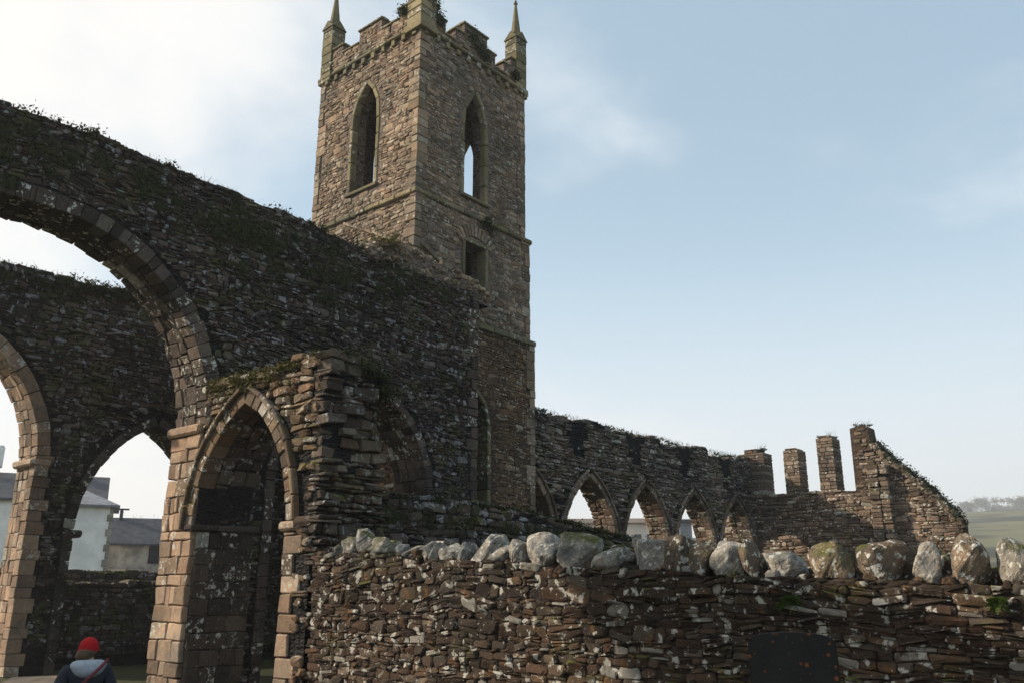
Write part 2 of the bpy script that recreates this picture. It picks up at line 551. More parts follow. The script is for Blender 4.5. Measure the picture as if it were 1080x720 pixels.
M['green_dressed'] = stone_mat('green_dressed', [(0.136, 0.128, 0.088), (0.192, 0.176, 0.120), (0.168, 0.160, 0.104)],
                               lichen=0.3, moss=0.6, side_moss=0.3, moss_col=(0.07, 0.08, 0.03), bump=0.4)
M['field_wall'] = stone_mat('field_wall', [(0.024, 0.018, 0.016), (0.055, 0.036, 0.026), (0.032, 0.026, 0.021), (0.079, 0.055, 0.037), (0.029, 0.025, 0.023), (0.105, 0.086, 0.069)],
                            lichen=0.8, lich_col=(0.36, 0.35, 0.31), moss=0.35, side_moss=0.05, orange=0.3, lscale=6, patch=0.6, mottle=0.8)
M['boulder'] = stone_mat('boulder', [(0.190, 0.194, 0.187), (0.254, 0.254, 0.240), (0.106, 0.088, 0.071), (0.148, 0.123, 0.095)],
                         lichen=0.75, lich_col=(0.46, 0.46, 0.42), moss=0.4, side_moss=0.15, orange=0.3, lscale=11, bump=1.0, patch=3.5, mottle=True)
M['arcade_rubble'] = stone_mat('arcade_rubble', [(0.079, 0.075, 0.073), (0.131, 0.117, 0.108), (0.108, 0.094, 0.085), (0.187, 0.164, 0.146), (0.094, 0.085, 0.079)],
                               lichen=0.4, moss=0.35, side_moss=0.15, orange=0.2, mottle=0.5)
M['gable_rubble'] = stone_mat('gable_rubble', [(0.094, 0.076, 0.066), (0.156, 0.125, 0.100), (0.125, 0.104, 0.087), (0.203, 0.169, 0.137), (0.109, 0.080, 0.070)],
                              lichen=0.35, moss=0.35, side_moss=0.1, orange=0.3, mottle=0.5)
M['moss'] = leaf_mat('moss', (0.010, 0.016, 0.006), (0.05, 0.058, 0.018))
M['moss_gold'] = leaf_mat('moss_gold', (0.05, 0.055, 0.012), (0.16, 0.13, 0.035))
M['dry_grass'] = leaf_mat('dry_grass', (0.06, 0.07, 0.025), (0.22, 0.18, 0.09))
M['fern'] = leaf_mat('fern', (0.03, 0.06, 0.012), (0.09, 0.13, 0.03))

# ------------------------------------------------------------------ growth
def leaves(buf, C, rad, n, size, flat=0.6, up=0.3):
    C = np.asarray(C, float); k = R.integers(0, len(C), n)
    rad = np.asarray(rad, float); rr = rad[k] if rad.ndim else np.full(n, rad)
    d = R.normal(0, 0.5, (n, 3)); d[:, 2] *= flat
    P = C[k] + d * rr[:, None]
    a = R.normal(0, 1, (n, 3)); a[:, 2] += up; a /= np.linalg.norm(a, axis=1)[:, None]
    b = np.cross(a, R.normal(0, 1, (n, 3))); b /= np.linalg.norm(b, axis=1)[:, None]
    s = (R.uniform(0.5, 1.3, n) * size)[:, None]
    V = np.stack([P - a * s * 0.6, P + b * s * 0.35, P + a * s * 0.7, P - b * s * 0.35], 1)
    V[:, 1] += np.cross(a, b) * s * 0.12
    t = np.repeat(R.random((n, 3)), 4, 0)
    buf.add(V.reshape(-1, 3), np.arange(n * 4).reshape(-1, 4), None, 0, t)


def blades(buf, P, h, w=0.012, lean=0.35, tone=(0, 1)):
    P = np.asarray(P, float); n = len(P)
    hh = R.uniform(0.4, 1.0, n)[:, None] * h
    th = R.uniform(0, 2 * PI, n); dr = np.stack([np.cos(th), np.sin(th), 0 * th], -1)
    ln = R.normal(0, lean, (n, 3)); ln[:, 2] = 1
    mid = P + ln * hh * 0.55; tip = P + (ln * [1.7, 1.7, 0.9]) * hh
    V = np.stack([P - dr * w, P + dr * w, mid + dr * w * 0.7, mid - dr * w * 0.7, tip], 1)
    o = (np.arange(n) * 5)[:, None]
    buf.add(V.reshape(-1, 3), o + [0, 1, 2, 3], o + [3, 2, 4], 0, np.repeat(np.stack([R.uniform(*tone, n), R.random(n), R.random(n)], -1), 5, 0))


def along(pts, n):
    pts = np.asarray(pts, float); s = np.concatenate([[0], np.cumsum(np.linalg.norm(np.diff(pts, axis=0), axis=1))])
    u = R.uniform(0, s[-1], n)
    return np.stack([np.interp(u, s, pts[:, i]) for i in range(pts.shape[1])], -1)


def rag(pts, amp, step, seed=0):
    """ragged polyline"""
    pts = np.asarray(pts, float); s = np.concatenate([[0], np.cumsum(np.linalg.norm(np.diff(pts, axis=0), axis=1))])
    n = max(2, int(s[-1] / step)); u = np.linspace(0, s[-1], n)
    P = np.stack([np.interp(u, s, pts[:, i]) for i in (0, 1)], -1)
    P[1:-1, 1] += R.normal(0, amp, n - 2) + amp * 1.2 * wob(P[1:-1, 0] * 2.2, P[1:-1, 0] * 0 + seed, seed)
    return [tuple(p) for p in P]


def caps(buf, mp, line, w=(0.15, 0.5), h=(0.05, 0.13), depth=1.1, mat=0, out=0.05, tone=(0, 1)):
    """rough stones laid along a wall head, some across its whole thickness"""
    line = np.asarray(line, float); C = []
    s = line[0][0]; e = line[-1][0]
    rows = max(1, int(depth / 0.45))
    for q in range(rows):
        s = line[0][0]
        while s < e:
            ww = R.uniform(*w); hh = R.uniform(*h)
            z = np.interp(s + ww / 2, line[:, 0], line[:, 1])
            z2 = np.interp(s + ww, line[:, 0], line[:, 1]); z1 = np.interp(s, line[:, 0], line[:, 1])
            d1 = -depth * q / rows + (out * R.uniform(-0.3, 1) if q == 0 else 0); d0 = -depth * (q + 1) / rows - (out * R.uniform(-0.3, 1) if q == rows - 1 else 0)
            if R.random() < 0.86:
                c = []
                for a, zz in ((s + 0.01, z1), (s + ww - 0.01, z2)):
                    for dd in (d0 + 0.01, d1 - 0.01):
                        for k in (-0.06, hh): c.append(mp(np.array(a), np.array(0.5 * zz + 0.5 * z + k), np.array(dd)))
                C.append(c)
            s += ww
    C = np.array(C); n = len(C)
    blocks(buf, C, 0.03, mat, np.stack([R.uniform(*tone, n), R.random(n), R.random(n)], -1), 0.014)


# ================================================================== THE BIG CROSSING WALL
yA, TA = 17.0, 1.25
topA = [(-2.0, 10.9), (1.0, 10.1), (2.9, 9.05), (3.9, 10.3), (4.6, 11.2), (6.5, 11.32), (8.7, 11.22), (12.1, 11.15), (14.4, 10.95), (17.3, 10.88), (18.38, 10.85)]  # head left of the view is unseen, shaped to steer sun and shade
rA = empty('crossing_wall', (9.0, 17.6, 0), 'tall slaty rubble wall pierced by the great round arch, running from the left edge of the photo to the tower', 'wall')
archA = (5.6, 5.6, 4.12, 3.84); archA2 = (14.0, 4.6, 2.44, 2.7)
def wallA():
    b = Buf(); mp = plY(yA)
    tl = rag(topA, 0.03, 0.22, 1)
    lo = arch_loop(*archA, 0.0, 0.12); lo2 = arch_loop(*archA2, 0.0, 0.12)
    out = [(-2.0, 0.0)] + tl + [(18.38, 0.0)] + lo2[::-1] + lo[::-1]
    core(b, mp, out, [], TA)
    poly = [(-1.9, -0.2)] + [(x, z + 0.05) for x, z in topA] + [(18.2, 10.9), (18.2, -0.2)] + arch_loop(*archA2, -0.2, 0.25)[::-1] + arch_loop(*archA, -0.2, 0.34)[::-1]
    k = lambda S, T: pip(poly, S, T)
    rubble(b, mp, (-2, 18.4, 0, 11.5), k, h=(0.045, 0.13), l=(0.07, 0.30), depth=(0.010, 0.05), tilt=0.8, rot=0.13, warp=0.10, jit=0.2, split=0.35)
    # the back face, seen through the far arches from aside
    rubble(b, plY(yA + TA, 1), (0.9, 16.6, 4, 11.5), k, h=(0.09, 0.18), l=(0.2, 0.6), depth=(0.012, 0.05), warp=0.09)
    caps(b, mp, tl, w=(0.2, 0.7), h=(0.02, 0.08), depth=TA)
    b.build('masonry', [M['slate_rubble'], M['mortar_dark']], rA)
    b = Buf()
    ring(b, mp, *archA, 5.6, (0.14, 0.32), 0.32, -0.42, 0.0, 1, 0.05, quoin=0, inner=0.0)
    ring(b, mp, *archA, 5.6, (0.2, 0.42), 0.30, -TA - 0.03, -0.44, 3, 0.0, inner=0.0, jit=0.016)
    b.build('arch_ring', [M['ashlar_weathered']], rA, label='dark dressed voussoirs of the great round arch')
    b = Buf()
    P = []; z = 0
    while z < 5.42:
        h_ = min(R.uniform(0.27, 0.42), 5.43 - z + 0.001); w_ = R.choice([0.32, 0.5])
        P.append(bx(1.5 - w_, 1.5, yA - 0.03, yA + 0.5, z + .006, z + h_ - .006)); P.append(bx(1.1, 1.5, yA + 0.51, yA + TA + 0.03, z + .006, z + h_ - .006)); z += h_
    b2 = Buf(); blocks(b2, np.array(P), 0.018, 0, None, 0.008); b2.build('jamb', [M['ashlar']], rA, label='left jamb of the great arch')
    P = []
    # right-hand jamb of the great arch, courses of uneven blocks facing the opening
    z = 0.0
    while z < 5.42:
        hh = R.uniform(0.18, 0.44); z1 = min(z + hh, 5.43); d = yA + 0.04; k = 0
        while d < yA + TA:
            w = R.uniform(0.16, 0.7); d1 = min(d + w, yA + TA + 0.05)
            if yA + TA - d1 < 0.15: d1 = yA + TA + 0.05
            P.append(bx(9.67 - R.uniform(0, 0.045), 10.1, d + 0.004, d1 - 0.004, z + 0.004, z1 - 0.004)); d = d1
        z = z1
    blocks(b, np.array(P), 0.022, 0, None, 0.013)
    b.build('jamb', [M['ashlar']], rA, label='sunlit ashlar jamb of the great arch')
    b = Buf()
    blocks(b, [bx(9.55, 10.0, 17.02, 18.4, 5.44, 5.66), bx(1.25, 1.62, 16.95, 18.35, 5.44, 5.66)], 0.05, 0, None, 0.012)
    b.build('impost', [M['ashlar']], rA)
    b = Buf()
    ring(b, mp, *archA2, 0.0, (0.14, 0.3), 0.24, -0.4, 0.0, 1, 0.02, quoin=0.0)
    ring(b, mp, *archA2, 0.0, (0.2, 0.4), 0.30, -TA - 0.03, -0.42, 3, 0.0, inner=-0.02, jit=0.01)
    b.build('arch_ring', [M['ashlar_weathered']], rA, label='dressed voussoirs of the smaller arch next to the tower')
    b = Buf(); P = []; z = 0
    while z < 10.7:
        hh = R.uniform(0.22, 0.4); w = R.choice([0.24, 0.42]); w2 = 0.66 - w
        P.append(bx(18.4 - w, 18.42 + R.uniform(0, 0.02), yA - 0.04 - R.uniform(0, 0.015), yA + w2, z + 0.01, z + hh - 0.005)); z += hh
    blocks(b, np.array(P), 0.02, 0, None, 0.01)
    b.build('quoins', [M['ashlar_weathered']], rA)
    b = Buf(); P = []
    for row in range(9):
        z = 0.3 + row * 0.34; x = 9.74
        while x < 11.1:
            w = R.uniform(0.25, 0.62); x1 = min(x + w, 11.1)
            P.append(bx(x + 0.006, x1 - 0.006, yA - 0.05 - R.uniform(0, 0.025), yA + 0.1, z, z + 0.328)); x = x1
    P.append(bx(9.72, 11.1, yA - 0.06, yA + 0.1, -0.1, 0.29))
    blocks(b, np.array(P), 0.015, 0, None, 0.006)
    P = [bx(9.55, 10.2, yA - 0.12, yA + 0.2, 3.36, 3.50), bx(10.21, 11.2, yA - 0.13, yA + 0.1, 3.36, 3.51)]
    blocks(b, np.array(P), 0.04, 0, None, 0.01)
    b.build('pier_face', [M['ashlar_shaded']], rA, label='squared ashlar face of the pier under the pointed transept arch')
wallA()

# rubble stub of the old roof line leaning on the tower
def stub():
    b = Buf()
    mp = lambda S, T, D: np.stack([S, 17.05 + T, 10.95 + (12.05 - 0.02 - 10.95) * np.clip((19.7 - S) / 5.5, 0, 1) ** 0.0 * 0 + prof(S) + 0.30 * (np.maximum(T, 0) / 1.15) ** 1.3 + D], -1)
    def prof(S): return np.interp(S, [13.6, 14.4, 15.5, 16.9, 18.3, 19.0], [0.0, 0.35, 0.6, 0.55, 0.34, 0.1])
    g = []; xs = np.linspace(13.6, 19.0, 28); ts = np.linspace(0, 1.13, 7)
    V = np.array([mp(np.array(x), np.array(t_), np.array(-0.02 + 0.05 * math.sin(x * 9 + t_ * 7))) for x in xs for t_ in ts])
    base = V.copy(); base[:, 2] = 10.7
    q = []
    n = len(ts)
    for i in range(len(xs) - 1):
        for j in range(n - 1): a = i * n + j; q.append([a, a + n, a + n + 1, a + 1])
    nn = len(V)
    for i in range(len(xs) - 1):
        a = i * n; q.append([a, a + nn, a + n + nn, a + n])
    for j in range(n - 1):
        a = (len(xs) - 1) * n + j; q.append([a, a + nn, a + 1 + nn, a + 1])
    b.add(np.concatenate([V, base]), q, None, 1)
    rubble(b, mp, (13.6, 19.0, 0.0, 1.15), lambda S, T: (S > 13.6) & (S < 19.0) & (T > -0.05) & (T < 1.2), h=(0.1, 0.2), l=(0.12, 0.3), depth=(0.06, 0.16), tilt=0.9, rot=0.3, mat=0)
    P = []
    for i in range(620):
        x = R.uniform(13.7, 18.9); y = R.uniform(17.0, 18.1); z = R.uniform(10.85, 10.95 + prof(x) + 0.08)
        w, d_, h_ = R.uniform(0.1, 0.3), R.uniform(0.1, 0.25), R.uniform(0.07, 0.15)
        c = bx(-w / 2, w / 2, -d_ / 2, d_ / 2, -h_ / 2, h_ / 2); m_ = np.array(Matrix.Rotation(R.normal(0, .5), 3, 'Z') @ Matrix.Rotation(R.normal(0, .35), 3, 'Y') @ Matrix.Rotation(R.normal(0, .3), 3, 'X'))
        P.append(c @ m_.T + [x, y, z])
    blocks(b, np.array(P), 0.02, 0, None, 0.012)
    b.build('roof_stub', [M['tower_rubble'], M['mortar_tower']], rA, label='sunlit loose rubble of a lost roof on the wall head beside the tower')
stub()

# ================================================================== FAR CROSSING WALL
yC, TC = 25.0, 1.15
rC = empty('far_crossing_wall', (11, 25.5, 0), 'dark ivy-topped rubble wall seen through the great arch, with an arch at its left and a pointed arch at its right', 'wall')
def wallC():
    b = Buf(); mp = plY(yC)
    a1 = (5.55, 5.6, 3.8, 3.5); a2 = (12.7, 3.7, 2.1, 3.3)
    top = [(5.35, 9.35), (6.2, 9.5), (7.0, 9.9), (7.5, 10.8), (9.2, 10.85), (12.1, 10.95), (15, 10.8), (18.5, 10.6), (22, 9.5)]
    tl = rag(top, 0.05, 0.25, 2)
    half = lambda off, z: [p for p in arch_loop(*a1, z, off)[::-1] if p[0] > 5.5]  # left half of this arch, out of view, omitted so sunlight passes
    out = [(5.35, 9.25)] + tl + [(22, 0.0)] + arch_loop(*a2, 0, 0.1)[::-1] + half(0.12, 0)
    core(b, mp, out, [], TC)
    poly = [(5.35, 9.4)] + [(x, z + .05) for x, z in top] + [(22, 0)] + arch_loop(*a2, -.2, 0.28)[::-1] + half(0.36, -.2)
    k = lambda S, T: pip(poly, S, T)
    rubble(b, mp, (1, 18.5, 0.5, 11.1), k, h=(0.06, 0.16), l=(0.1, 0.38), depth=(0.012, 0.06), tilt=0.8, warp=0.10, jit=0.2, rot=0.1)
    caps(b, mp, tl, w=(0.2, 0.7), h=(0.02, 0.1), depth=TC)
    b.build('masonry', [M['slate_rubble'], M['mortar_dark']], rC)
    b = Buf()
    ring(b, mp, *a1, 0.0, (0.25, 0.42), 0.34, -0.35, 0.0, 1, 0.03, quoin=0.1, sides=(1,))
    ring(b, mp, *a1, 0.0, (0.25, 0.42), 0.30, -TC - 0.03, -0.36, 3, 0.0, jit=0.01, sides=(1,))
    blocks(b, [bx(9.2, 9.75, yC - 0.08, yC + TC + .05, 5.4, 5.62)], 0.05, 0, None, 0.01)
    b.build('arch_ring', [M['ashlar']], rC, label='dressed stones of the left arch, sunlit on the inside')
    b = Buf()
    ring(b, mp, *a2, 0.0, (0.22, 0.4), 0.26, -TC - 0.03, 0.0, 3, 0.03)
    blocks(b, [bx(10.35, 10.85, yC - 0.08, yC + TC + .05, 3.55, 3.75)], 0.05, 0, None, 0.01)
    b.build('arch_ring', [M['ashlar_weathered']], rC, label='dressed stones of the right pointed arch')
wallC()

# ================================================================== TOWER
rT = empty('church_tower', (19.4, 20.8, 0), 'square stone church tower with stepped battlements, corner spirelets and pointed belfry openings', 'tower')
def tower():
    stages = [(16.70, 22.52, 18.12, 23.62, 0.0, 10.40), (16.74, 22.34, 18.16, 23.56, 10.40, 14.20), (16.76, 22.14, 18.20, 23.50, 14.20, 20.25)]
    th = 0.6
    bel = (0.0, 17.75, 0.50, 1.4)     # half width .5, springing 17.75, rise 1.4
    for si, (x0, x1, y0, y1, z0, z1) in enumerate(stages):
        b = Buf()
        xc, yc = (x0 + x1) / 2, (y0 + y1) / 2
        hy, hx, hyb, hxb = [], [], [], []
        if si == 2:
            hy = [arch_loop(19.46, 17.7, 0.52, 1.32, 14.95, 0.04)]; hx = [arch_loop(20.88, 17.9, 0.62, 1.32, 15.15, 0.04)]
            hyb = [arch_loop(19.46, 17.7, 0.52, 1.32, 14.95, 0.04)]; hxb = [arch_loop(20.88, 17.9, 0.62, 1.32, 15.15, 0.04)]
        if si == 1:
            hy = [[(18.96, 11.85), (18.96, 13.22), (19.98, 13.22), (19.98, 11.85)]]
        if si == 0:
            hy = [arch_loop(19.5, 7.2, 0.66, 1.1, 4.6, 0.04)]
        rect = lambda a, c: [(a, z0), (a, z1), (c, z1), (c, z0)]
        core(b, plY(y0), rect(x0, x1), hy, th)
        core(b, plY(y1, 1), rect(x0, x1), hyb, th)
        core(b, plX(x0), rect(y0 + th, y1 - th), hx, th)
        core(b, plX(x1, 1), rect(y0 + th, y1 - th), hxb, th)
        def keepf(rc, hs, off, mrg=0.1):
            gro = []
            for h_ in hs:
                c = np.mean(h_, 0); q = np.array(h_, float); q = c + (q - c) * (1 + off / (np.abs(q - c).max(0) + 1e-6)); gro.append(q)
            def k(S, T):
                r = (S > rc[0] + mrg) & (S < rc[1] - mrg) & (T > z0) & (T < z1)
                for g in gro: r &= ~pip(g, S, T)
                return r
            return k
        hh = (0.07, 0.18) if si else (0.06, 0.15)
        rubble(b, plY(y0), (x0, x1, max(z0, 3.0), z1), keepf((x0, x1), hy, 0.14, 0.12), h=hh, l=(0.09, 0.34), depth=(0.004, 0.032), rot=0.08, warp=0.06, tilt=0.6, gap=0.016, jit=0.17)
        rubble(b, plX(x0), (y0, y1, max(z0, 3.0), z1), keepf((y0, y1), hx, 0.14, 0.12), h=hh, l=(0.10, 0.38), depth=(0.004, 0.038), rot=0.12, warp=0.06, tilt=0.6, gap=0.016, jit=0.17)
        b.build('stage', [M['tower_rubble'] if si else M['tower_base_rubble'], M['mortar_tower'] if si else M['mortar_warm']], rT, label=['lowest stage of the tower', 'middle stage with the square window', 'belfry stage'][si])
        # quoins on three corners
        P = []
        z = z0
        while z < z1 - 0.1:
            h_ = min(R.uniform(0.22, 0.38), z1 - z); i = R.random() < 0.5
            wx, wy = (0.42, 0.24) if i else (0.24, 0.46)
            p = R.uniform(0.008, 0.022)
            P.append(bx(x0 - p - 0.03, x0 + wx, y0 - p - 0.03, y0 + wy, z + 0.005, z + h_ - 0.007))
            P.append(bx(x1 - wx, x1 + p + 0.02, y0 - p - 0.03, y0 + wy, z + 0.005, z + h_ - 0.007))
            P.append(bx(x0 - p - 0.03, x0 + wx, y1 - wy, y1 + p + 0.02, z + 0.005, z + h_ - 0.007))
            z += h_
        for k_ in range(3):
            b = Buf(); blocks(b, np.array(P[k_::3]), 0.015, 0, None, 0.007)
            b.build('quoins', [M['tower_rubble']], rT)
    # inner floor and roof
    b = Buf(); blocks(b, [bx(17.3, 21.6, 18.7, 23.0, 14.1, 14.3)], 0.01, 0, (0.5, 0.5, 0.5)); b.build('floor', [M['mortar_dark']], rT)
    b = Buf(); blocks(b, [bx(17.0, 21.9, 18.4, 23.3, 20.0, 20.2)], 0.01, 0, (0.5, 0.5, 0.5)); b.build('roof_deck', [M['mortar_dark']], rT)
    # strings
    def string(z, hgt, x0, x1, y0, y1, pr):
        b = Buf(); P = []
        for a in np.arange(x0 - pr, x1 + pr - 0.3, 0.75):
            P.append(bx(a + 0.004, min(a + 0.75, x1 + pr), y0 - pr, y0 + 0.1, z, z + hgt)); P.append(bx(a + 0.004, min(a + 0.75, x1 + pr), y1 - 0.1, y1 + pr, z, z + hgt))
        for a in np.arange(y0 + 0.12, y1 - 0.3, 0.75):
            P.append(bx(x0 - pr, x0 + 0.1, a + 0.004, min(a + 0.75, y1 - 0.12), z, z + hgt)); P.append(bx(x1 - 0.1, x1 + pr, a + 0.004, min(a + 0.75, y1 - 0.12), z, z + hgt))
        blocks(b, np.array(P), 0.035, 0, None, 0.006)
        b.build('string_course', [M['green_dressed']], rT)
    string(10.34, 0.2, 16.72, 22.52, 18.14, 23.6, 0.12)
    string(14.16, 0.17, 16.75, 22.33, 18.18, 23.54, 0.12)
    string(20.28, 0.15, 16.76, 22.14, 18.20, 23.50, 0.14)
    # corbels under the parapet
    P = []
    b = Buf()
    for a in np.arange(16.85, 22.1, 0.52): P.append(bx(a, a + 0.2, 18.09, 18.28, 20.05, 20.275)); 
    for a in np.arange(18.35, 23.4, 0.52): P.append(bx(16.65, 16.84, a, a + 0.2, 20.05, 20.275))
    for p_ in P:
        b = Buf(); blocks(b, np.array([p_]), 0.02, 0, None, 0.012); b.build('corbel', [M['green_dressed']], rT)
    # parapet with stepped merlons
    b = Buf()
    pt = 0.38
    X0, X1, Y0, Y1 = 16.76, 22.14, 18.20, 23.50
    def side_outline(a0, a1):
        c = (a0 + a1) / 2
        zb, z1_, z2_ = 20.43, 20.96, 21.46
        o = [(a0, zb), (a0, z2_), (a0 + 0.75, z2_), (a0 + 0.75, z1_ + .12), (a0 + 1.15, z1_ + .12), (a0 + 1.15, z1_ - 0.38)]
        o += [(c - 1.05, z1_ - 0.38), (c - 1.05, z1_ + .12), (c - 0.6, z1_ + .12), (c - 0.6, z2_ + 0.1), (c + 0.6, z2_ + 0.1), (c + 0.6, z1_ + .12), (c + 1.05, z1_ + .12), (c + 1.05, z1_ - 0.38)]
        o += [(a1 - 1.15, z1_ - 0.38), (a1 - 1.15, z1_ + .12), (a1 - 0.75, z1_ + .12), (a1 - 0.75, z2_), (a1, z2_), (a1, zb)]
        return o
    caps_ = []
    for mp, a0, a1 in ((plY(Y0), X0, X1), (plY(Y1, 1), X0, X1), (plX(X0), Y0 + pt, Y1 - pt), (plX(X1, 1), Y0 + pt, Y1 - pt)):
        full = side_outline(a0, a1) if mp is not None else None
        core(b, mp, full, [], pt)
        rubble(b, mp, (a0, a1, 20.43, 21.6), lambda S, T, f=full: pip(f, S, T), h=(0.08, 0.16), l=(0.12, 0.34), depth=(0.01, 0.04), warp=0.02)
        for i in range(len(full) - 1):
            (sa, za), (sb, zb_) = full[i], full[i + 1]
            if abs(za - zb_) < 1e-6 and sb > sa and za > 20.5:
                C = []
                e0 = 0.06 if full[i - 1][1] < za else -0.0
                e1 = 0.06 if (i + 2 < len(full) and full[i + 2][1] < za) else 0.0
                for s_ in (sa - e0, sb + e1):
                    for dd in (-pt - 0.05, 0.06):
                        for zz in (za + 0.004, za + 0.09): C.append(mp(np.array(s_), np.array(zz), np.array(dd)))
                caps_.append(C)
                # ridge piece
                C = []
                for s_ in (sa - e0 + 0.04, sb + e1 - 0.04):
                    for dd in (-pt + 0.06, -0.06):
                        for zz in (za + 0.07, za + 0.15): C.append(mp(np.array(s_), np.array(zz), np.array(dd)))
                caps_.append(C)
    b.build('parapet', [M['tower_rubble'], M['mortar_tower']], rT)
    for i in range(0, len(caps_), 2):
        b = Buf(); b_ = np.array(caps_[i:i + 2]); blocks(b, b_, 0.02, 0, None, 0.006); b.build('coping_slab', [M['green_dressed']], rT)
    # corner pinnacles
    for (px, py, fw) in ((16.98, 18.42, .36), (16.98, 23.28, .30), (21.94, 18.42, .30), (21.94, 23.28, .30)):
        b = Buf(); w = fw
        P = []
        z = 20.36
        while z < 22.5:
            h_ = min(R.uniform(0.25, 0.4), 22.55 - z + 0.02); P.append(bx(px - w, px + w, py - w, py + w, z + .004, z + h_ - 0.004)); z += h_
        P.append(bx(px - w - 0.05, px + w + 0.05, py - w - 0.05, py + w + 0.05, 20.18, 20.45))
        blocks(b, np.array(P), 0.02, 0, None, 0.005)
        zt = z
        # gablets and slender spire
        V = [(px - w - .03, py - w - .03, zt), (px + w + .03, py - w - .03, zt), (px + w + .03, py + w + .03, zt), (px - w - .03, py + w + .03, zt),
             (px, py - w - .03, zt + .32), (px + w + .03, py, zt + .32), (px, py + w + .03, zt + .32), (px - w - .03, py, zt + .32), (px, py, zt + .42)]
        b.add(V, None, [(0, 1, 4), (1, 2, 5), (2, 3, 6), (3, 0, 7), (1, 8, 4), (1, 5, 8), (2, 8, 5), (2, 6, 8), (3, 8, 6), (3, 7, 8), (0, 8, 7), (0, 4, 8)], 0, (0.4, .5, .3))
        k = 8; r0, r1 = w * 0.80, 0.045; zs0, zs1 = zt + 0.02, zt + 1.72
        V = []; q = []
        lv = 5
        for j in range(lv + 1):
            f = j / lv; rr = r0 + (r1 - r0) * f; zz = zs0 + (zs1 - zs0) * f
            for i in range(k): V.append((px + rr * math.cos((i + .5) * PI / 4), py + rr * math.sin((i + .5) * PI / 4), zz))
        for j in range(lv):
            for i in range(k): q.append((j * k + i, j * k + (i + 1) % k, (j + 1) * k + (i + 1) % k, (j + 1) * k + i))
        b.add(V, q, None, 0, (0.6, .4, .3))
        # knob
        V = []; q = []
        prof = [(0.03, 0), (0.085, 0.04), (0.085, 0.08), (0.03, 0.13), (0.05, 0.17), (0.0, 0.26)]
        for rr, dz in prof:
            for i in range(8): V.append((px + rr * math.cos(i * PI / 4), py + rr * math.sin(i * PI / 4), zs1 - 0.03 + dz))
        for j in range(len(prof) - 1):
            for i in range(8): q.append((j * 8 + i, j * 8 + (i + 1) % 8, (j + 1) * 8 + (i + 1) % 8, (j + 1) * 8 + i))
        b.add(V, q, None, 0, (0.3, .4, .3))
        b.build('pinnacle', [M['green_dressed']], rT)
    # openings: dressed frames
    for mp, cx, zs, a, r, z0 in ((plY(18.20), 19.46, 17.7, 0.52, 1.32, 14.95), (plX(16.76), 20.88, 17.9, 0.62, 1.32, 15.15), (plY(23.5, 1), 19.46, 17.7, 0.52, 1.32, 14.95), (plX(22.14, 1), 20.88, 17.9, 0.62, 1.32, 15.15)):
        b = Buf()
        ring(b, mp, cx, zs, a, r, z0, (0.5, 0.8), 0.17, -0.24, 0.03, 1, 0.004, bev=0.03, jit=0.003, gap=0.006)
        ring(b, mp, cx, zs, a, r, z0, (0.16, 0.34), 0.15, -0.6, -0.26, 1, 0.0, bev=0.02, jit=0.014, gap=0.02, inner=-0.05, mat=1)
        C = []
        for s_ in (cx - a - 0.2, cx + a + 0.2):
            for dd in (-0.5, 0.1):
                for zz in (z0 - 0.12, z0 + 0.0): C.append(mp(np.array(s_), np.array(zz), np.array(dd)))
        blocks(b, [C], 0.02, 0, (0.5, .3, .3))
        b.build('belfry_opening', [M['green_dressed'], M['slate_rubble']], rT)
    b = Buf(); mp = plY(18.16)
    P = [bx(18.86, 18.98, 17.98 + .1, 18.5, 11.8, 13.22), bx(19.96, 20.10, 18.08, 18.5, 11.8, 13.22), bx(18.8, 20.16, 18.08, 18.5, 13.225, 13.36), bx(18.8, 20.16, 18.04, 18.5, 11.68, 11.795)]
    blocks(b, np.array(P), 0.02, 0, None, 0.003)
    b.build('window_frame', [M['green_dressed']], rT)
    b = Buf(); P = []                       # fan of relieving stones over the square window
    for i in range(11):
        th_ = math.radians(140 - i * 10); c = np.array([19.48, 12.7])
        d = np.array([math.cos(th_), math.sin(th_)]); n_ = np.array([-d[1], d[0]])
        C = []
        for s_ in (-1, 1):
            for rr in (0.80, 1.22):
                for dd in (18.08, 18.3):
                    p = c + d * rr + n_ * s_ * 0.062 * rr; C.append([p[0], dd, p[1]])
        P.append(C)
    blocks(b, np.array(P), 0.015, 0, None, 0.006); b.build('relieving_arch', [M['tower_rubble']], rT)
    b = Buf()
    ring(b, plY(18.12), 19.5, 7.2, 0.66, 1.1, 4.6, (0.4, 0.7), 0.16, -0.5, 0.03, 1, 0.004, bev=0.03, jit=0.003)
    b.build('lancet_frame', [M['green_dressed']], rT)
    # sloping drip stones of the lost roofs
    b = Buf(); P = []
    def drip(pa, pb, mp, n=6):
        for i in range(n):
            a = np.array(pa) + (np.array(pb) - pa) * i / n; c = np.array(pa) + (np.array(pb) - pa) * (i + 1) / n
            C = []
            for p in (a, c):
                for dd in (0.0, 0.12):
                    for zz in (-0.05, 0.05): C.append(mp(np.array(p[0]), np.array(p[1] + zz), np.array(dd)))
            P.append(C)
    for a_ in (((16.95, 12.5), (18.95, 11.55), plY(18.15), 6), ((18.3, 12.42), (21.6, 14.05), plX(16.73), 9)):
        P = []; b = Buf(); drip(*a_); blocks(b, np.array(P), 0.015, 0, None, 0.006); b.build('roof_crease', [M['tower_rubble']], rT)
tower()

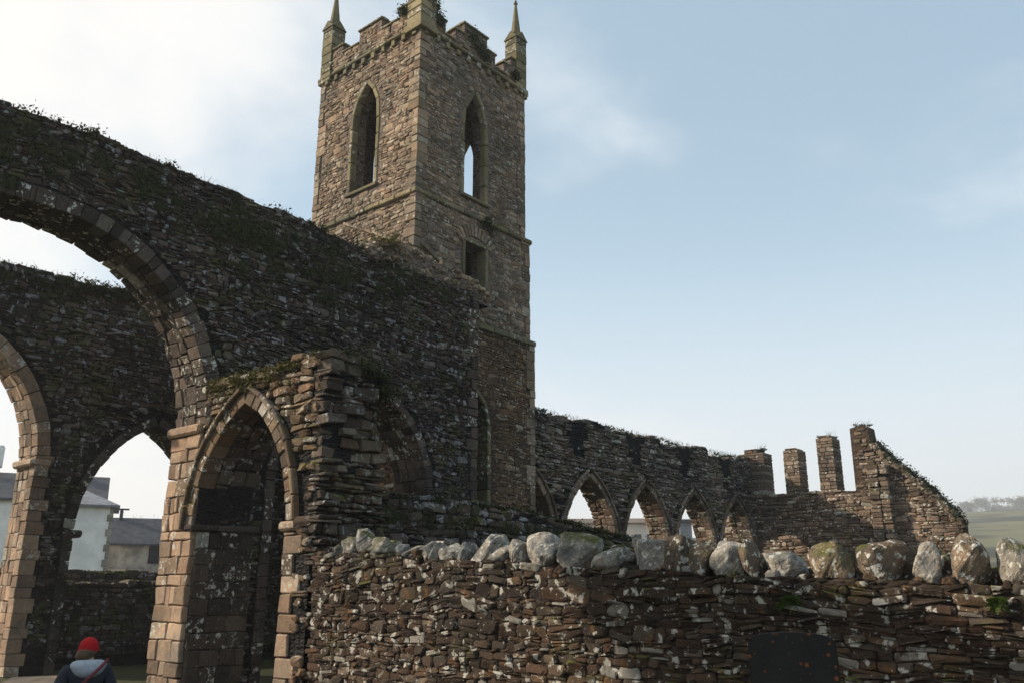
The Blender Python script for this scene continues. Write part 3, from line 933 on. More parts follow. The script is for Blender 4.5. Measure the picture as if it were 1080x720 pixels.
# ================================================================== TRANSEPT WALL WITH POINTED ARCH
xB = 9.67
rB = empty('transept_wall', (10.3, 14.5, 0), 'broken stub of warm brown wall with a pointed doorway arch, mossy on top, in front of the big wall', 'wall')
TB = 1.3
def wallB():
    b = Buf(); mp = plX(xB)
    a = (15.4, 3.4, 1.66, 2.5)
    top = [(12.75, 6.15), (13.0, 6.46), (13.5, 6.52), (14.2, 6.42), (15.2, 6.42), (16.0, 6.5), (16.98, 6.5)]
    tl = rag(top, 0.03, 0.2, 3)
    R_ = [(12.8, 0.0), (12.78, 1.2), (12.85, 2.4), (12.86, 3.6), (12.8, 4.8), (12.85, 5.6)]
    out = R_ + tl + [(16.98, 3.4)] + [p for p in arch_loop(*a, 0, 0.1)[::-1] if p[0] < 16.9]
    core(b, mp, out, [], TB)
    poly = R_ + [(s, z + .06) for s, z in top] + [(17.0, 3.4)] + [p for p in arch_loop(*a, -0.2, 0.30)[::-1] if p[0] < 16.95]
    rubble(b, mp, (12.7, 17.0, 0.0, 6.7), lambda S, T: pip(poly, S, T), h=(0.1, 0.24), l=(0.16, 0.5), depth=(0.03, 0.09), warp=0.06, tilt=0.8, rot=0.08)
    caps(b, mp, tl, w=(0.2, 0.5), h=(0.03, 0.12), depth=TB, out=0.08)
    # the torn end: long layered stones sticking out towards the churchyard
    P = []
    z = 2.6
    while z < 6.42:
        h_ = R.choice([0.06, 0.08, 0.1, 0.13, 0.2]) * R.uniform(0.85, 1.15); x = xB - R.uniform(0.0, 0.05)
        lim = xB + np.interp(z, [2.5, 4.0, 5.6, 6.4], [1.5, 1.42, 1.2, 0.65]) + R.normal(0, 0.08)
        while x < lim:
            w = R.uniform(0.12, 0.5); pr = abs(R.normal(0.06, 0.07)) + (0.12 if R.random() < 0.12 else 0)
            c = bx(x, min(x + w, lim + 0.1) - 0.012, 12.84 - pr, 13.1, z + 0.005, z + h_ - R.uniform(0.008, 0.03))
            c[[0, 1, 4, 5], 1] += R.normal(0, 0.03, 4); c[:, 2] += (c[:, 0] - x) * R.normal(0, 0.06)
            P.append(c); x += w
        z += h_
    blocks(b, np.array(P), 0.018, 2, np.stack([R.random(len(P)), R.random(len(P)), R.random(len(P))], -1), 0.014)
    b.build('masonry', [M['transept_stone'], M['mortar_dark'], M['torn_stone']], rB)
    b = Buf()
    ring(b, mp, 15.4, 3.4, 1.66, 2.5, 3.4, (0.2, 0.34), 0.27, -0.35, 0.0, 1, 0.05, bev=0.02, jit=0.008)
    b.build('arch_ring', [M['transept_stone']], rB)
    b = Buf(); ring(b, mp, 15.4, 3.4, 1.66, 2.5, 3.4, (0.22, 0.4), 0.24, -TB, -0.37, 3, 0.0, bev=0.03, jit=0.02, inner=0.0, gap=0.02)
    b.build('arch_soffit', [M['slate_rubble']], rB, label='rubble underside of the pointed arch, its shade put into the dark stone colour')  # slate palette paints the arch's inner shade into the stone
    b = Buf()
    ring(b, mp, 15.4, 3.4, 1.66, 2.5, 3.4, (0.35, 0.6), 0.10, -0.05, 0.12, 1, 0.01, bev=0.025, jit=0.006, off=0.28)
    b.build('hood_mould', [M['transept_stone']], rB)
    b = Buf()
    ring(b, mp, 15.4, 3.4, 1.66, 2.5, 0.0, (0.28, 0.44), 0.30, -TB, 0.0, 3, 0.03, quoin=0.18, bev=0.02, jit=0.008, sides=(-1,)) if False else None
    P = []; z = 0.0; i = 0
    while z < 3.18:
        h_ = R.uniform(0.28, 0.42); z1 = min(z + h_, 3.2); w = 0.34 if i % 2 else 0.56; i += 1
        P.append(bx(xB - 0.035 - R.uniform(0, .02), xB + 0.5, 13.73 - w, 13.745, z + .006, z1 - .006)); P.append(bx(xB + 0.51, xB + TB, 13.4, 13.74, z + .006, z1 - .006)); z = z1
    blocks(b, np.array(P), 0.02, 0, None, 0.008)
    b.build('jamb', [M['ashlar']], rB)
    b = Buf()
    blocks(b, [bx(xB - 0.12, xB + TB, 13.22, 13.84, 3.21, 3.40)], 0.05, 0, None, 0.01)
    b.build('impost', [M['ashlar']], rB)
wallB()

# ================================================================== LOW MOSSY AISLE WALL
rL = empty('low_mossy_wall', (16, 13.2, 0), 'low dark moss-capped wall running right from the broken transept stub behind the boundary wall', 'wall')
def wallL():
    b = Buf(); mp = plY(12.98)
    top = [(11.05, 3.95), (12.5, 4.0), (14.0, 4.0), (16.0, 3.88), (17.5, 3.68), (19.2, 3.55), (21.6, 3.38), (24, 3.2), (27, 2.9)]
    tl = rag(top, 0.03, 0.2, 4)
    core(b, mp, [(11.05, 0)] + tl + [(27, 0)], [], 0.8)
    poly = [(11.0, 0)] + top + [(27, 0)]
    rubble(b, mp, (11, 27, 1.8, 4.2), lambda S, T: pip(poly, S, T), h=(0.08, 0.2), l=(0.12, 0.4), depth=(0.02, 0.09), tilt=0.9, rot=0.1)
    caps(b, mp, tl, w=(0.2, 0.6), h=(0.03, 0.1), depth=0.8)
    b.build('masonry', [M['slate_rubble'], M['mortar_dark']], rL)
wallL()

# ================================================================== BOUNDARY WALL IN THE FOREGROUND
rF = empty('boundary_wall', (9.9, 6.0, 0), 'rough brown rubble wall across the foreground topped with a row of pale lichened boulders', 'wall')
baseF = [(-4.0, 2.1), (0.5, 2.16), (2.1, 2.23), (2.8, 2.26), (3.8, 2.29), (5.7, 2.39), (7.2, 2.47), (8.95, 2.58), (11.1, 2.72), (12.6, 2.84), (12.95, 2.9)]
def boulder(b, c, sz, seed, tint, rz=0.0, tiltv=0.0, cuts=9):  # faceted field stone
    rr = np.random.default_rng(seed)
    import bmesh
    bm = bmesh.new()
    for q in range(cuts):
        d = rr.normal(0, 1, 3); d /= np.linalg.norm(d); d = np.sign(d) * np.abs(d) ** rr.uniform(0.6, 1.0)
        bm.verts.new(tuple(d * rr.uniform(0.85, 1.05)))
    g = bmesh.ops.convex_hull(bm, input=bm.verts[:])
    bmesh.ops.delete(bm, geom=list({e for e in g['geom_interior'] + g['geom_unused'] if isinstance(e, bmesh.types.BMVert)}), context='VERTS')
    bmesh.ops.dissolve_limit(bm, angle_limit=0.22, verts=bm.verts[:], edges=bm.edges[:])
    bmesh.ops.bevel(bm, geom=bm.edges[:], offset=0.085, segments=2, affect='EDGES', profile=0.5)
    bmesh.ops.triangulate(bm, faces=bm.faces[:])
    for it in range(5):
        lng = [e for e in bm.edges if e.calc_length() > 0.11]
        if not lng: break
        bmesh.ops.subdivide_edges(bm, edges=lng, cuts=1); bmesh.ops.triangulate(bm, faces=bm.faces[:])
    bm.verts.index_update(); V = np.array([v.co[:] for v in bm.verts]); Fc = np.array([[v.index for v in f.verts] for f in bm.faces]); bm.free()
    d = V / np.linalg.norm(V, axis=1)[:, None]
    nz = 0.035 * wob(V[:, 0] * 4 + seed, V[:, 1] * 4 + V[:, 2] * 3.3, seed % 8, 5) + 0.022 * wob(V[:, 0] * 15 + seed, V[:, 1] * 15 + V[:, 2] * 12, seed % 5, 4)
    V = V + d * nz[:, None]
    V = V - (V.max(0) + V.min(0)) / 2
    V = V / np.abs(V).max(0)
    V = V * np.array(sz) / 2
    ct, st = math.cos(tiltv), math.sin(tiltv)
    V = np.stack([V[:, 0], V[:, 1] * ct - V[:, 2] * st, V[:, 1] * st + V[:, 2] * ct], -1)
    cr, sr = math.cos(rz), math.sin(rz)
    V = np.stack([V[:, 0] * cr - V[:, 1] * sr, V[:, 0] * sr + V[:, 1] * cr, V[:, 2]], -1)
    b.add(V + np.array(c), None, Fc, 0, tint)


def yF(px):            # where a bearing meets the wall's churchyard face
    th = HEAD - math.atan((px - 540) / 937.0); return xB * math.tan(th)


def wallF():
    b = Buf(); mp = plX(xB)
    tl = rag(baseF, 0.02, 0.2, 5)
    core(b, mp, [(-4.0, 0)] + tl + [(12.95, 0)], [], 0.6)
    def k(S, T): return (T < np.interp(S, [p[0] for p in baseF], [p[1] for p in baseF]) + 0.05) & (S < 12.95) & (T > 0.3)
    k1 = lambda S, T: k(S, T) & (S > 5.6)
    k2 = lambda S, T: k(S, T) & (S <= 5.9)
    rubble(b, mp, (5.5, 13.0, 0.4, 3.0), k1, h=(0.05, 0.15), l=(0.08, 0.34), depth=(0.006, 0.045), tilt=0.8, rot=0.13, warp=0.1, gap=0.006, jit=0.2, split=0.35)
    rubble(b, mp, (-3.9, 5.9, 0.4, 2.5), k2, h=(0.045, 0.13), l=(0.09, 0.38), depth=(0.006, 0.05), tilt=0.8, rot=0.09, warp=0.1, gap=0.006, jit=0.18, split=0.35)
    b.build('masonry', [M['field_wall'], M['mortar_field']], rF)
    # coping: (left, right, top row) bearings of each stone, kind of stone
    st = [(344, 354, 572, 0, 0), (355, 366, 566, 0, 0), (366, 387, 561, 0, 0), (386, 413, 567, 0, 0), (412, 421, 574, 0, 0),
          (420, 430, 572, 0, 1), (429, 439, 571, 0, 1), (438, 448, 571, 0, 1), (447, 457, 572, 0, 1), (456, 480, 573, 0, 0), (477, 488, 572, 0, 1),
          (488, 520, 565, 0, 0), (508, 533, 574, 1, 0), (531, 545, 569, 1, 0), (544, 584, 561, 0, 0), (581, 619, 562, 0, 0), (618, 658, 578, 0, 0),
          (659, 695, 569, 0, 0), (696, 722, 565, 2, 0), (720, 746, 568, 2, 0), (746, 778, 571, 0, 0), (778, 797, 569, 2, 0), (800, 842, 582, 0, 0),
          (851, 895, 572, 3, 0), (897, 947, 570, 2, 0), (956, 991, 571, 1, 0), (1002, 1042, 563, 3, 0), (1052, 1100, 566, 1, 0), (1106, 1150, 572, 3, 0), (1156, 1210, 570, 0, 0), (1216, 1270, 575, 2, 0)]
    for i, (p0, p1, ty, kd, slab) in enumerate(st):
        ya, yb = yF(p0), yF(p1); yc = (ya + yb) / 2; w = abs(ya - yb)
        zb = float(np.interp(yc, [p[0] for p in baseF], [p[1] for p in baseF])) - 0.03
        pc = (p0 + p1) / 2
        th = math.atan((pc - 540) / 937.0); dist = xB / math.cos(HEAD - th)
        elev = math.atan((620 - ty) / 937.0 * math.cos(th))
        zt = CZ + (620 - ty) / 937.0 * dist * math.cos(th) * 1.0
        h = max(zt - zb, 0.12)
        dp = R.uniform(0.34, 0.5)
        b = Buf()
        tint = ([(0.15, .6, .9), (0.25, .35, .5), (0.72, .4, .55), (0.95, .7, .7)][kd])
        tint = (tint[0] + R.uniform(-.08, .08), tint[1] * R.uniform(.7, 1.3), tint[2] * R.uniform(.8, 1.1))
        boulder(b, (xB + 0.12 + dp * 0.3, yc, zb + h * 0.46), (dp * (1.0 if not slab else 1.1), w * (1.1 if not slab else 0.8), h * 1.14), 31 + i * 7, tint, R.normal(0, 0.25), 0.45 if slab else R.normal(0, 0.12), 16)
        b.build('coping_stone', [M['boulder']], rF, smooth=False)
    b = Buf(); P = []; y = -3.6
    while y < 12.8:
        w_ = R.uniform(0.12, 0.38); z = float(np.interp(y, [p[0] for p in baseF], [p[1] for p in baseF])); h_ = R.uniform(0.08, 0.3); x = xB + R.uniform(0.38, 0.5)
        c = bx(x, x + 0.3, y, y + w_, z - .05, z + h_); c[:, :] += R.normal(0, .03, (8, 3)); P.append(c); y += w_ * 0.9
    blocks(b, np.array(P), 0.04, 0, None, 0.02); b.build('backing_stones', [M['field_wall']], rF, label='dark mossy stones along the wall head behind the boulders')
    # small pinning stones between the boulders
    b = Buf()
    n = 330; ys = R.uniform(-3.5, 12.7, n)
    P = []
    for y in ys:
        z = float(np.interp(y, [p[0] for p in baseF], [p[1] for p in baseF])); s = R.uniform(0.06, 0.2)
        x = xB + R.uniform(0.05, 0.5)
        P.append(bx(x, x + s * 1.2, y, y + s, z - 0.05, z + s * R.uniform(0.3, 0.8)))
    blocks(b, np.array(P), 0.03, 0, None, 0.018); b.build('pinning_stones', [M['field_wall']], rF)
wallF()

# ================================================================== NAVE ARCADE
yR, TR = 18.9, 0.92
rR = empty('nave_arcade', (32, 19.4, 0), 'long ruined arcade wall of pointed arches stretching right from the tower', 'wall')
def wallR():
    b = Buf(); mp = plY(yR)
    cen = [22.9, 26.86, 30.88, 34.95, 39.1]
    top = [(22.2, 8.35), (22.6, 8.42), (23.6, 8.42), (23.65, 8.2), (24.6, 8.32), (28.1, 8.42), (28.2, 8.2), (30.5, 8.35), (32.2, 8.4), (32.3, 8.1), (36.4, 8.55), (36.6, 8.2), (38.6, 8.25), (41.0, 8.55), (42.1, 8.6)]
    tl = rag(top, 0.04, 0.2, 6)
    out = [(22.2, 0)] + tl + [(42.1, 0)]
    for c in cen[::-1]: out += arch_loop(c, 3.4, 1.76, 2.9, 0, 0.08)[::-1]
    core(b, mp, out, [], TR)
    poly = [(22.2, 0)] + top + [(42.1, 0)]
    for c in cen[::-1]: poly += arch_loop(c, 3.4, 1.76, 2.9, -.1, 0.24)[::-1]
    # front skin with splayed clerestory recesses left blank between panels
    rec = [[(25.55, 8.6), (26.5, 8.6), (26.35, 7.2), (26.1, 6.9)], [(29.6, 8.6), (30.6, 8.6), (30.4, 7.2), (30.15, 6.9)], [(33.6, 8.6), (34.6, 8.6), (34.4, 7.2), (34.1, 6.9)], [(37.6, 8.7), (38.5, 8.7), (38.4, 7.2), (38.1, 6.9)]]
    def k(S, T):
        r = pip(poly, S, T)
        for q in rec: r &= ~pip(q, S, T)
        return r
    rubble(b, mp, (22.2, 42, 3.0, 8.8), k, h=(0.08, 0.18), l=(0.15, 0.5), depth=(0.05, 0.12), warp=0.06)
    kr = lambda S, T: pip(poly, S, T) & (pip(rec[0], S, T) | pip(rec[1], S, T) | pip(rec[2], S, T) | pip(rec[3], S, T))
    rubble(b, plY(yR + 0.02), (25, 39, 6.8, 8.6), kr, h=(0.08, 0.16), l=(0.1, 0.24), depth=(-0.01, 0.02), warp=0.06, mat=2)
    caps(b, mp, tl, w=(0.2, 0.6), h=(0.03, 0.14), depth=TR)
    # projecting wall shafts with sloping tops between the recesses
    C = []
    for x in (24.9, 28.95, 32.95, 36.95):
        V = np.array([[x, yR - 0.25, 6.6], [x, yR + .05, 6.6], [x + .55, yR - 0.25, 6.6], [x + .55, yR + .05, 6.6]])
        C.append([[x, yR + .05, 6.75], [x, yR + .05, 8.1], [x, yR - .13, 7.0], [x, yR - .13, 7.95], [x + .6, yR + .05, 6.75], [x + .6, yR + .05, 8.1], [x + .6, yR - .13, 7.0], [x + .6, yR - .13, 7.95]])
    b.build('masonry', [M['arcade_rubble'], M['mortar_dark'], M['slate_rubble']], rR)
    for i, c in enumerate(cen):
        b = Buf()
        ring(b, mp, c, 3.4, 1.76, 2.9, 0.0, (0.25, 0.45), 0.22, -0.3, 0.04, 1, 0.03, bev=0.025)
        ring(b, mp, c, 3.4, 1.76, 2.9, 0.0, (0.14, 0.28), 0.2, -TR - .02, -0.32, 2, 0.0, bev=0.025, jit=0.016, inner=-0.03, gap=0.02)
        ring(b, mp, c, 3.4, 1.76, 2.9, 0.0, (0.4, 0.6), 0.08, -0.05, 0.13, 1, 0.01, bev=0.02, off=0.23, zmin=3.4)
        b.build('pointed_arch', [M['gable_rubble']], rR)
wallR()

# ================================================================== WEST GABLE
xG, TG = 41.0, 1.0
rG = empty('west_gable', (41.5, 14, 0), 'ruined west gable with free-standing window piers and a long slope down to the right', 'wall')
def gable():
    b = Buf(); mp = plX(xG)
    slope = [(13.72, 9.5), (13.1, 9.62), (12.9, 9.5), (12.84, 8.75), (12.28, 8.05), (11.5, 7.25), (10.65, 6.42), (9.85, 5.4), (9.45, 4.8)]
    main = [(21.2, 0.0), (21.2, 6.2), (18.88, 6.62), (16.5, 6.6), (13.74, 6.58), (13.72, 9.5)] + slope[1:] + [(9.45, 0.0)]
    core(b, mp, main, [], TG)
    rubble(b, mp, (9.1, 21.2, 3.0, 9.7), lambda S, T: pip(main, S, T), h=(0.09, 0.2), l=(0.18, 0.55), depth=(0.02, 0.08), warp=0.06)
    # +y cheek of the tall stub, splayed window jamb
    rubble(b, lambda S, T, D: np.stack([xG + S, 13.72 + D, T], -1), (0, 1.0, 6.6, 9.4), lambda S, T: (S > 0) & (S < 1), h=(0.1, 0.2), l=(0.2, 0.4))
    P = []
    line = np.array(slope[3:])
    for i in range(34):
        u = i / 33; s_ = 12.8 + (9.45 - 12.8) * u; z = np.interp(-s_, -line[:, 0], line[:, 1]); w = R.uniform(0.2, 0.4)
        P.append(bx(xG - 0.06, xG + R.uniform(0.4, 1.0), s_ - w / 2, s_ + w / 2, z - 0.15, z + R.uniform(0.0, 0.12)))
    for i in range(12):
        s_ = 14.0 + i * 0.4; P.append(bx(xG - 0.04, xG + 1.0, s_, s_ + 0.38, 6.55, 6.6 + R.uniform(0.02, 0.12)))
    blocks(b, np.array(P), 0.03, 0, None, 0.02)
    b.build('masonry', [M['gable_rubble'], M['mortar_warm']], rG)
    for (ya, yb, zt) in ((18.1, 19.75, 9.0), (16.33, 17.34, 8.85), (14.58, 15.63, 9.28)):
        b = Buf(); zz = 6.6; P = []
        while zz < zt:
            h_ = min(R.uniform(0.1, 0.22), zt - zz + 0.03); f = (zz - 6.6) / (zt - 6.6)
            sh = 0.0 if f < 0.90 else (0.12 if yb - ya < 1.3 else 0.35)
            nb = R.integers(2, 4); cuts = np.linspace(ya + sh, yb - sh, nb + 1); cuts[1:-1] += R.uniform(-.1, .1, nb - 1); cuts[nb - 1] = min(cuts[nb - 1], yb - sh - 0.3)
            for q in range(nb):
                x_in = xG + (0.0)
                c0, c1 = cuts[q], cuts[q + 1]
                C = bx(xG - R.uniform(0, .02), xG + TG, c0 + .008, c1 - .008, zz + .006, zz + h_ - .006)
                if q == nb - 1:       # splay towards the sun side
                    C[2:4, 1] -= 0.32; C[2:4, 0] -= 0.0
                    C[2, 1] = C[3, 1] = yb - sh - 0.24 if yb - sh - 0.24 > c0 + 0.04 else c0 + 0.04
                P.append(C)
            zz += h_
        blocks(b, np.array(P), 0.02, 0, None, 0.006)
        b.build('window_pier', [M['gable_rubble']], rG)
    b = Buf(); P = []; z = 0
    while z < 7.55:
        h_ = R.uniform(0.12, 0.26)
        for (a0, a1) in ((12.1, 12.5), (12.51, 13.0)):
            if 6.9 < z < 7.2 and a0 < 12.3: continue
            P.append(bx(xG - 0.42 - R.uniform(0, .12), xG + 0.1, a0 + R.uniform(0, .05), a1, z, z + h_ - .01))
        z += h_
    blocks(b, np.array(P), 0.03, 0, None, 0.02); b.build('buttress', [M['gable_rubble']], rG)
gable()

# ================================================================== GROWTH ON THE WALLS
def growth():
    topP = lambda n, y0, y1, dz=0.05: (lambda q: np.stack([q[:, 0], R.uniform(y0, y1, n), q[:, 1] + dz], -1))(along(topA[2:], n))
    b = Buf()
    c = topP(110, 17.0, 18.2); leaves(b, c, R.uniform(0.06, 0.3, 110), 13000, 0.06, 0.5)
    # hanging patches under the head of the wall
    n = 46; x = R.uniform(3.5, 17.5, n); z = 11.0 - np.abs(R.normal(0, 0.45, n)) - 0.15
    x2 = R.normal(10.4, 1.6, 26); z2 = 10.4 - np.abs(R.normal(0, 0.5, 26))
    cc = np.stack([np.concatenate([x, x2]), np.full(n + 26, 16.93), np.concatenate([z, z2])], -1)
    n0 = b.n
    leaves(b, cc, R.uniform(0.12, 0.5, n + 26), 10500, 0.06, 0.8)
    for V in b.v[-1:]: V[:, 1] = 16.955 - np.abs(V[:, 1] - 16.93) * 0.25
    o = b.build('ivy_and_moss', [M['moss']]); tag(o, 'dark ivy and moss creeping along the head of the big arched wall', 'moss', kind='stuff')
    b = Buf()
    blades(b, topP(900, 17.0, 18.2), 0.16, 0.006); blades(b, along([(14.9, 17.1, 11.6), (15.3, 17.3, 11.9)], 200), 0.3, 0.01)
    for x in (7.2, 9.3, 9.9, 11.4, 12.9): blades(b, np.array([x, 17.3, 11.25]) + R.normal(0, 0.06, (26, 3)) * [1.6, 1, 0.2], 0.34, 0.005)
    o = b.build('wall_top_grass', [M['dry_grass']]); tag(o, 'short dry grass along the top of the big arched wall', 'grass', kind='stuff')
    # golden moss clump by the square window and on the sloping stub
    b = Buf()
    leaves(b, [(18.6, 17.3, 11.1), (18.9, 17.4, 11.05), (18.3, 17.3, 11.2)], np.array([0.3, 0.28, 0.2]), 2200, 0.05)
    leaves(b, [(14.6, 17.2, 11.45), (14.9, 17.15, 11.5)], np.array([0.4, 0.3]), 2200, 0.05)
    o = b.build('moss_cushion', [M['moss_gold']]); tag(o, 'golden green moss cushions on the rubble beside the tower', 'moss', kind='stuff')
    # transept wall top
    b = Buf()
    q = along([(9.75, 12.9, 6.5), (9.75, 14.2, 6.45), (9.75, 16.9, 6.55)], 90); q[:, 0] += R.uniform(-0.05, 1.1, 90)
    leaves(b, q, R.uniform(0.1, 0.28, 90), 9000, 0.045, 0.45)
    q = np.stack([np.full(60, xB - 0.04), R.uniform(13.6, 16.9, 60), 6.5 - np.abs(R.normal(0, 0.22, 60))], -1)
    leaves(b, q, R.uniform(0.08, 0.2, 60), 3600, 0.04, 0.7)
    o = b.build('transept_moss', [M['moss_gold']]); tag(o, 'olive and rust moss over the top of the pointed transept arch', 'moss', kind='stuff')
    b = Buf()
    q = along([(10.0, 12.7, 6.55), (11.0, 12.75, 6.2), (11.2, 12.8, 5.8)], 20); leaves(b, q, 0.2, 2400, 0.05, 0.4)
    blades(b, along([(9.9, 12.9, 6.55), (10.9, 12.9, 6.4)], 500) + R.normal(0, .1, (500, 3)) * [1, 1, 0], 0.13, 0.005)
    q = along([(11.0, 12.9, 4.0), (16, 12.95, 3.95), (19.2, 12.95, 3.6), (24, 13, 3.25)], 260); q[:, 1] += R.uniform(0, 0.75, 260)
    leaves(b, q, R.uniform(0.08, 0.22, 260), 15000, 0.05, 0.5)
    q = along([(11.0, 12.95, 3.6), (19, 12.95, 3.4)], 60); leaves(b, q, 0.25, 4000, 0.045, 0.9)
    b.v[-1][:, 1] = np.minimum(b.v[-1][:, 1], 12.93) * 0.2 + 12.9 * 0.8
    blades(b, (lambda q: q + np.stack([0 * q[:, 0], R.uniform(0, .75, len(q)), 0 * q[:, 0]], -1))(along([(11.0, 12.95, 4.0), (16, 12.95, 3.93), (19.2, 12.95, 3.55), (24, 13, 3.2)], 1600)), 0.14, 0.005)
    o = b.build('aisle_wall_moss', [M['moss']]); tag(o, 'thick dark green moss capping the low aisle wall', 'moss', kind='stuff')
    # far wall
    b = Buf()
    topC = [(7.4, 25.0, 10.8), (9.2, 25.0, 10.85), (12.1, 25, 10.95), (15, 25, 10.85)]
    q = along(topC, 70); q[:, 1] += R.uniform(0, 1.1, 70); leaves(b, q, R.uniform(0.12, 0.3, 70), 7000, 0.07, 0.5)
    q = along(topC, 60); q[:, 2] -= np.abs(R.normal(0, 0.35, 60)); q[:, 1] = 24.93; leaves(b, q, R.uniform(0.12, 0.3, 60), 6000, 0.06, 0.8)
    q = along(topC, 1200); q[:, 1] += R.uniform(0, 1.1, 1200); blades(b, q, 0.25, 0.008)
    o = b.build('far_wall_ivy', [M['moss']]); tag(o, 'ivy and grass fringe on top of the far crossing wall', 'moss', kind='stuff')
    # arcade and gable
    b = Buf()
    q = along([(22.4, 19, 8.45), (28, 19, 8.45), (36, 19, 8.5), (41, 19, 8.6)], 1500); q[:, 1] += R.uniform(-0.1, 1, 1500); blades(b, q, 0.18, 0.008)
    q = along([(22.4, 19, 8.42), (28, 19, 8.42), (36, 19, 8.4), (41, 19, 8.55)], 120); q[:, 1] += R.uniform(-0.1, 1, 120); leaves(b, q, R.uniform(.1, .25, 120), 5000, 0.07, 0.4)
    q = along([(41.4, 12.8, 8.8), (41.4, 12.28, 8.15), (41.4, 11.5, 7.35), (41.4, 10.65, 6.5), (41.4, 9.85, 5.5), (41.4, 9.45, 4.85)], 150); q[:, 0] += R.uniform(-.4, .5, 150); leaves(b, q, R.uniform(.12, .3, 150), 9000, 0.08, 0.6)
    for y, z in ((18.4, 9.0), (14.9, 9.3), (13.3, 9.65)):
        leaves(b, np.array([41.5, y, z]) + R.normal(0, .2, (8, 3)) * [1, .9, .1], 0.12, 420, 0.045, 0.3)
        blades(b, np.array([41.5, y, z]) + R.normal(0, .15, (24, 3)) * [1, 1, .1], 0.45, 0.006)
    o = b.build('arcade_growth', [M['moss']]); tag(o, 'grass and moss on the heads of the arcade and west gable', 'moss', kind='stuff')
    # tower top and string growth
    b = Buf()
    q = [(17.2, 18.1, 21.6), (17.35, 18.15, 21.2), (17.5, 18.1, 20.9), (19.3, 18.1, 21.2), (19.6, 18.1, 20.9), (19.9, 18.1, 20.75), (16.7, 19.0, 21.2), (21.6, 18.1, 20.8)]
    leaves(b, q, np.array([.3, .3, .25, .35, .35, .3, .25, .2]), 4200, 0.06, 0.9); b.v[-1][:, 1] = np.where(b.v[-1][:, 0] > 17, np.clip(b.v[-1][:, 1], 18.02, 18.3), b.v[-1][:, 1])
    q = [(19.9, 18.04, 14.1), (20.2, 18.04, 14.0), (20.0, 18.04, 14.25)]; leaves(b, q, 0.2, 900, 0.05, 0.9)
    o = b.build('tower_moss', [M['moss']]); tag(o, 'dark moss tufts on the tower battlements and string course', 'moss', kind='stuff')
growth()


def wall_fern(px, dy_px, d_h, n, lab):
    y = yF(px); z = CZ + (620 - dy_px) / 937.0 * (xB / math.cos(HEAD - math.atan((px - 540) / 937.0)))
    r = empty('wall_fern', (xB - 0.05, y, z), lab, 'fern', 'ferns rooted in the boundary wall')
    b = Buf(); V = []; q = []
    for i in range(n):
        th = R.uniform(-1.3, 1.3); el = R.uniform(-0.6, 0.9); L = d_h * R.uniform(0.5, 1)
        d = np.array([-abs(math.cos(th)) * 0.5, math.sin(th), el]); d /= np.linalg.norm(d)
        for k in range(9):
            p = np.array([xB - 0.06, y, z]) + d * L * k / 9 + np.array([0, 0, -0.5 * L * (k / 9) ** 2])
            for sd in (-1, 1):
                w = 0.03 * (1 - k / 10); s_ = np.cross(d, [0.8, 0, 0.6]); s_ /= np.linalg.norm(s_)
                a = p + s_ * sd * w * 1.8
                b.add([p, p + d * 0.018, a + d * 0.012, a - d * 0.004], [[0, 1, 2, 3]], None, 0, (R.random(), 0, 0))
    b.build('fronds', [M['fern']], r)
wall_fern(835, 632, 0.2, 26, 'green fern growing from the wall joint below the two flat coping stones')
wall_fern(1052, 632, 0.14, 20, 'small green fern under the last boulder at the right')

# ================================================================== GROUND
def grd(x, y):
    near = 0.5 * np.clip((7.0 - y) / 3.0, 0, 1) * np.clip((xB - x) / 0.5, 0, 1)
    d = np.hypot(x, y); th = np.degrees(np.arctan2(y, x))
    f = np.clip((d - 110) / 890, 0, 1); f = f * f * (3 - 2 * f)
    hd = np.clip((27 - th) / 10, 0, 1) * np.clip((th + 60) / 20, 0, 1); hd = hd * hd * (3 - 2 * hd)
    return near + f * hd * 71.5 + np.where(d > 60, 0.25 * wob(x * 0.03, y * 0.03, 2, 3), 0)
def ground():
    rad = np.concatenate([np.arange(0.3, 14, 0.5), np.geomspace(14, 1700, 72)]); ang = np.radians(np.arange(0, 360, 2.0))
    RR, A = np.meshgrid(rad, ang, indexing='ij'); X = RR * np.cos(A); Y = RR * np.sin(A); Z = grd(X, Y)
    V = np.stack([X, Y, Z], -1).reshape(-1, 3); n = len(ang); q = []
    for i in range(len(rad) - 1):
        for j in range(n): q.append((i * n + j, (i + 1) * n + j, (i + 1) * n + (j + 1) % n, i * n + (j + 1) % n))
    V = np.concatenate([V, [[0, 0, 0.5]]]); t = [(len(V) - 1, j, (j + 1) % n) for j in range(n)]
    b = Buf(); b.add(V, q, t)
    m, tt, bs = nt('meadow')
    g = N(tt, 'ShaderNodeNewGeometry'); p = g.outputs['Position']
    c = mixc(tt, noise(tt, p, 0.5, 6, 0.6), (0.014, 0.019, 0.009), (0.03, 0.036, 0.018))
    c = mixc(tt, smooth(tt, noise(tt, p, 0.02, 3), 0.4, 0.6), c, (0.115, 0.115, 0.055))
    tt.links.new(c, bs.inputs['Base Color']); bs.inputs['Roughness'].default_value = 0.95
    bp = N(tt, 'ShaderNodeBump'); bp.inputs['Distance'].default_value = 0.05; tt.links.new(noise(tt, p, 12, 4), bp.inputs['Height']); tt.links.new(bp.outputs[0], bs.inputs['Normal'])
    o = b.build('ground', [m], smooth=True); tag(o, kind='structure')
ground()

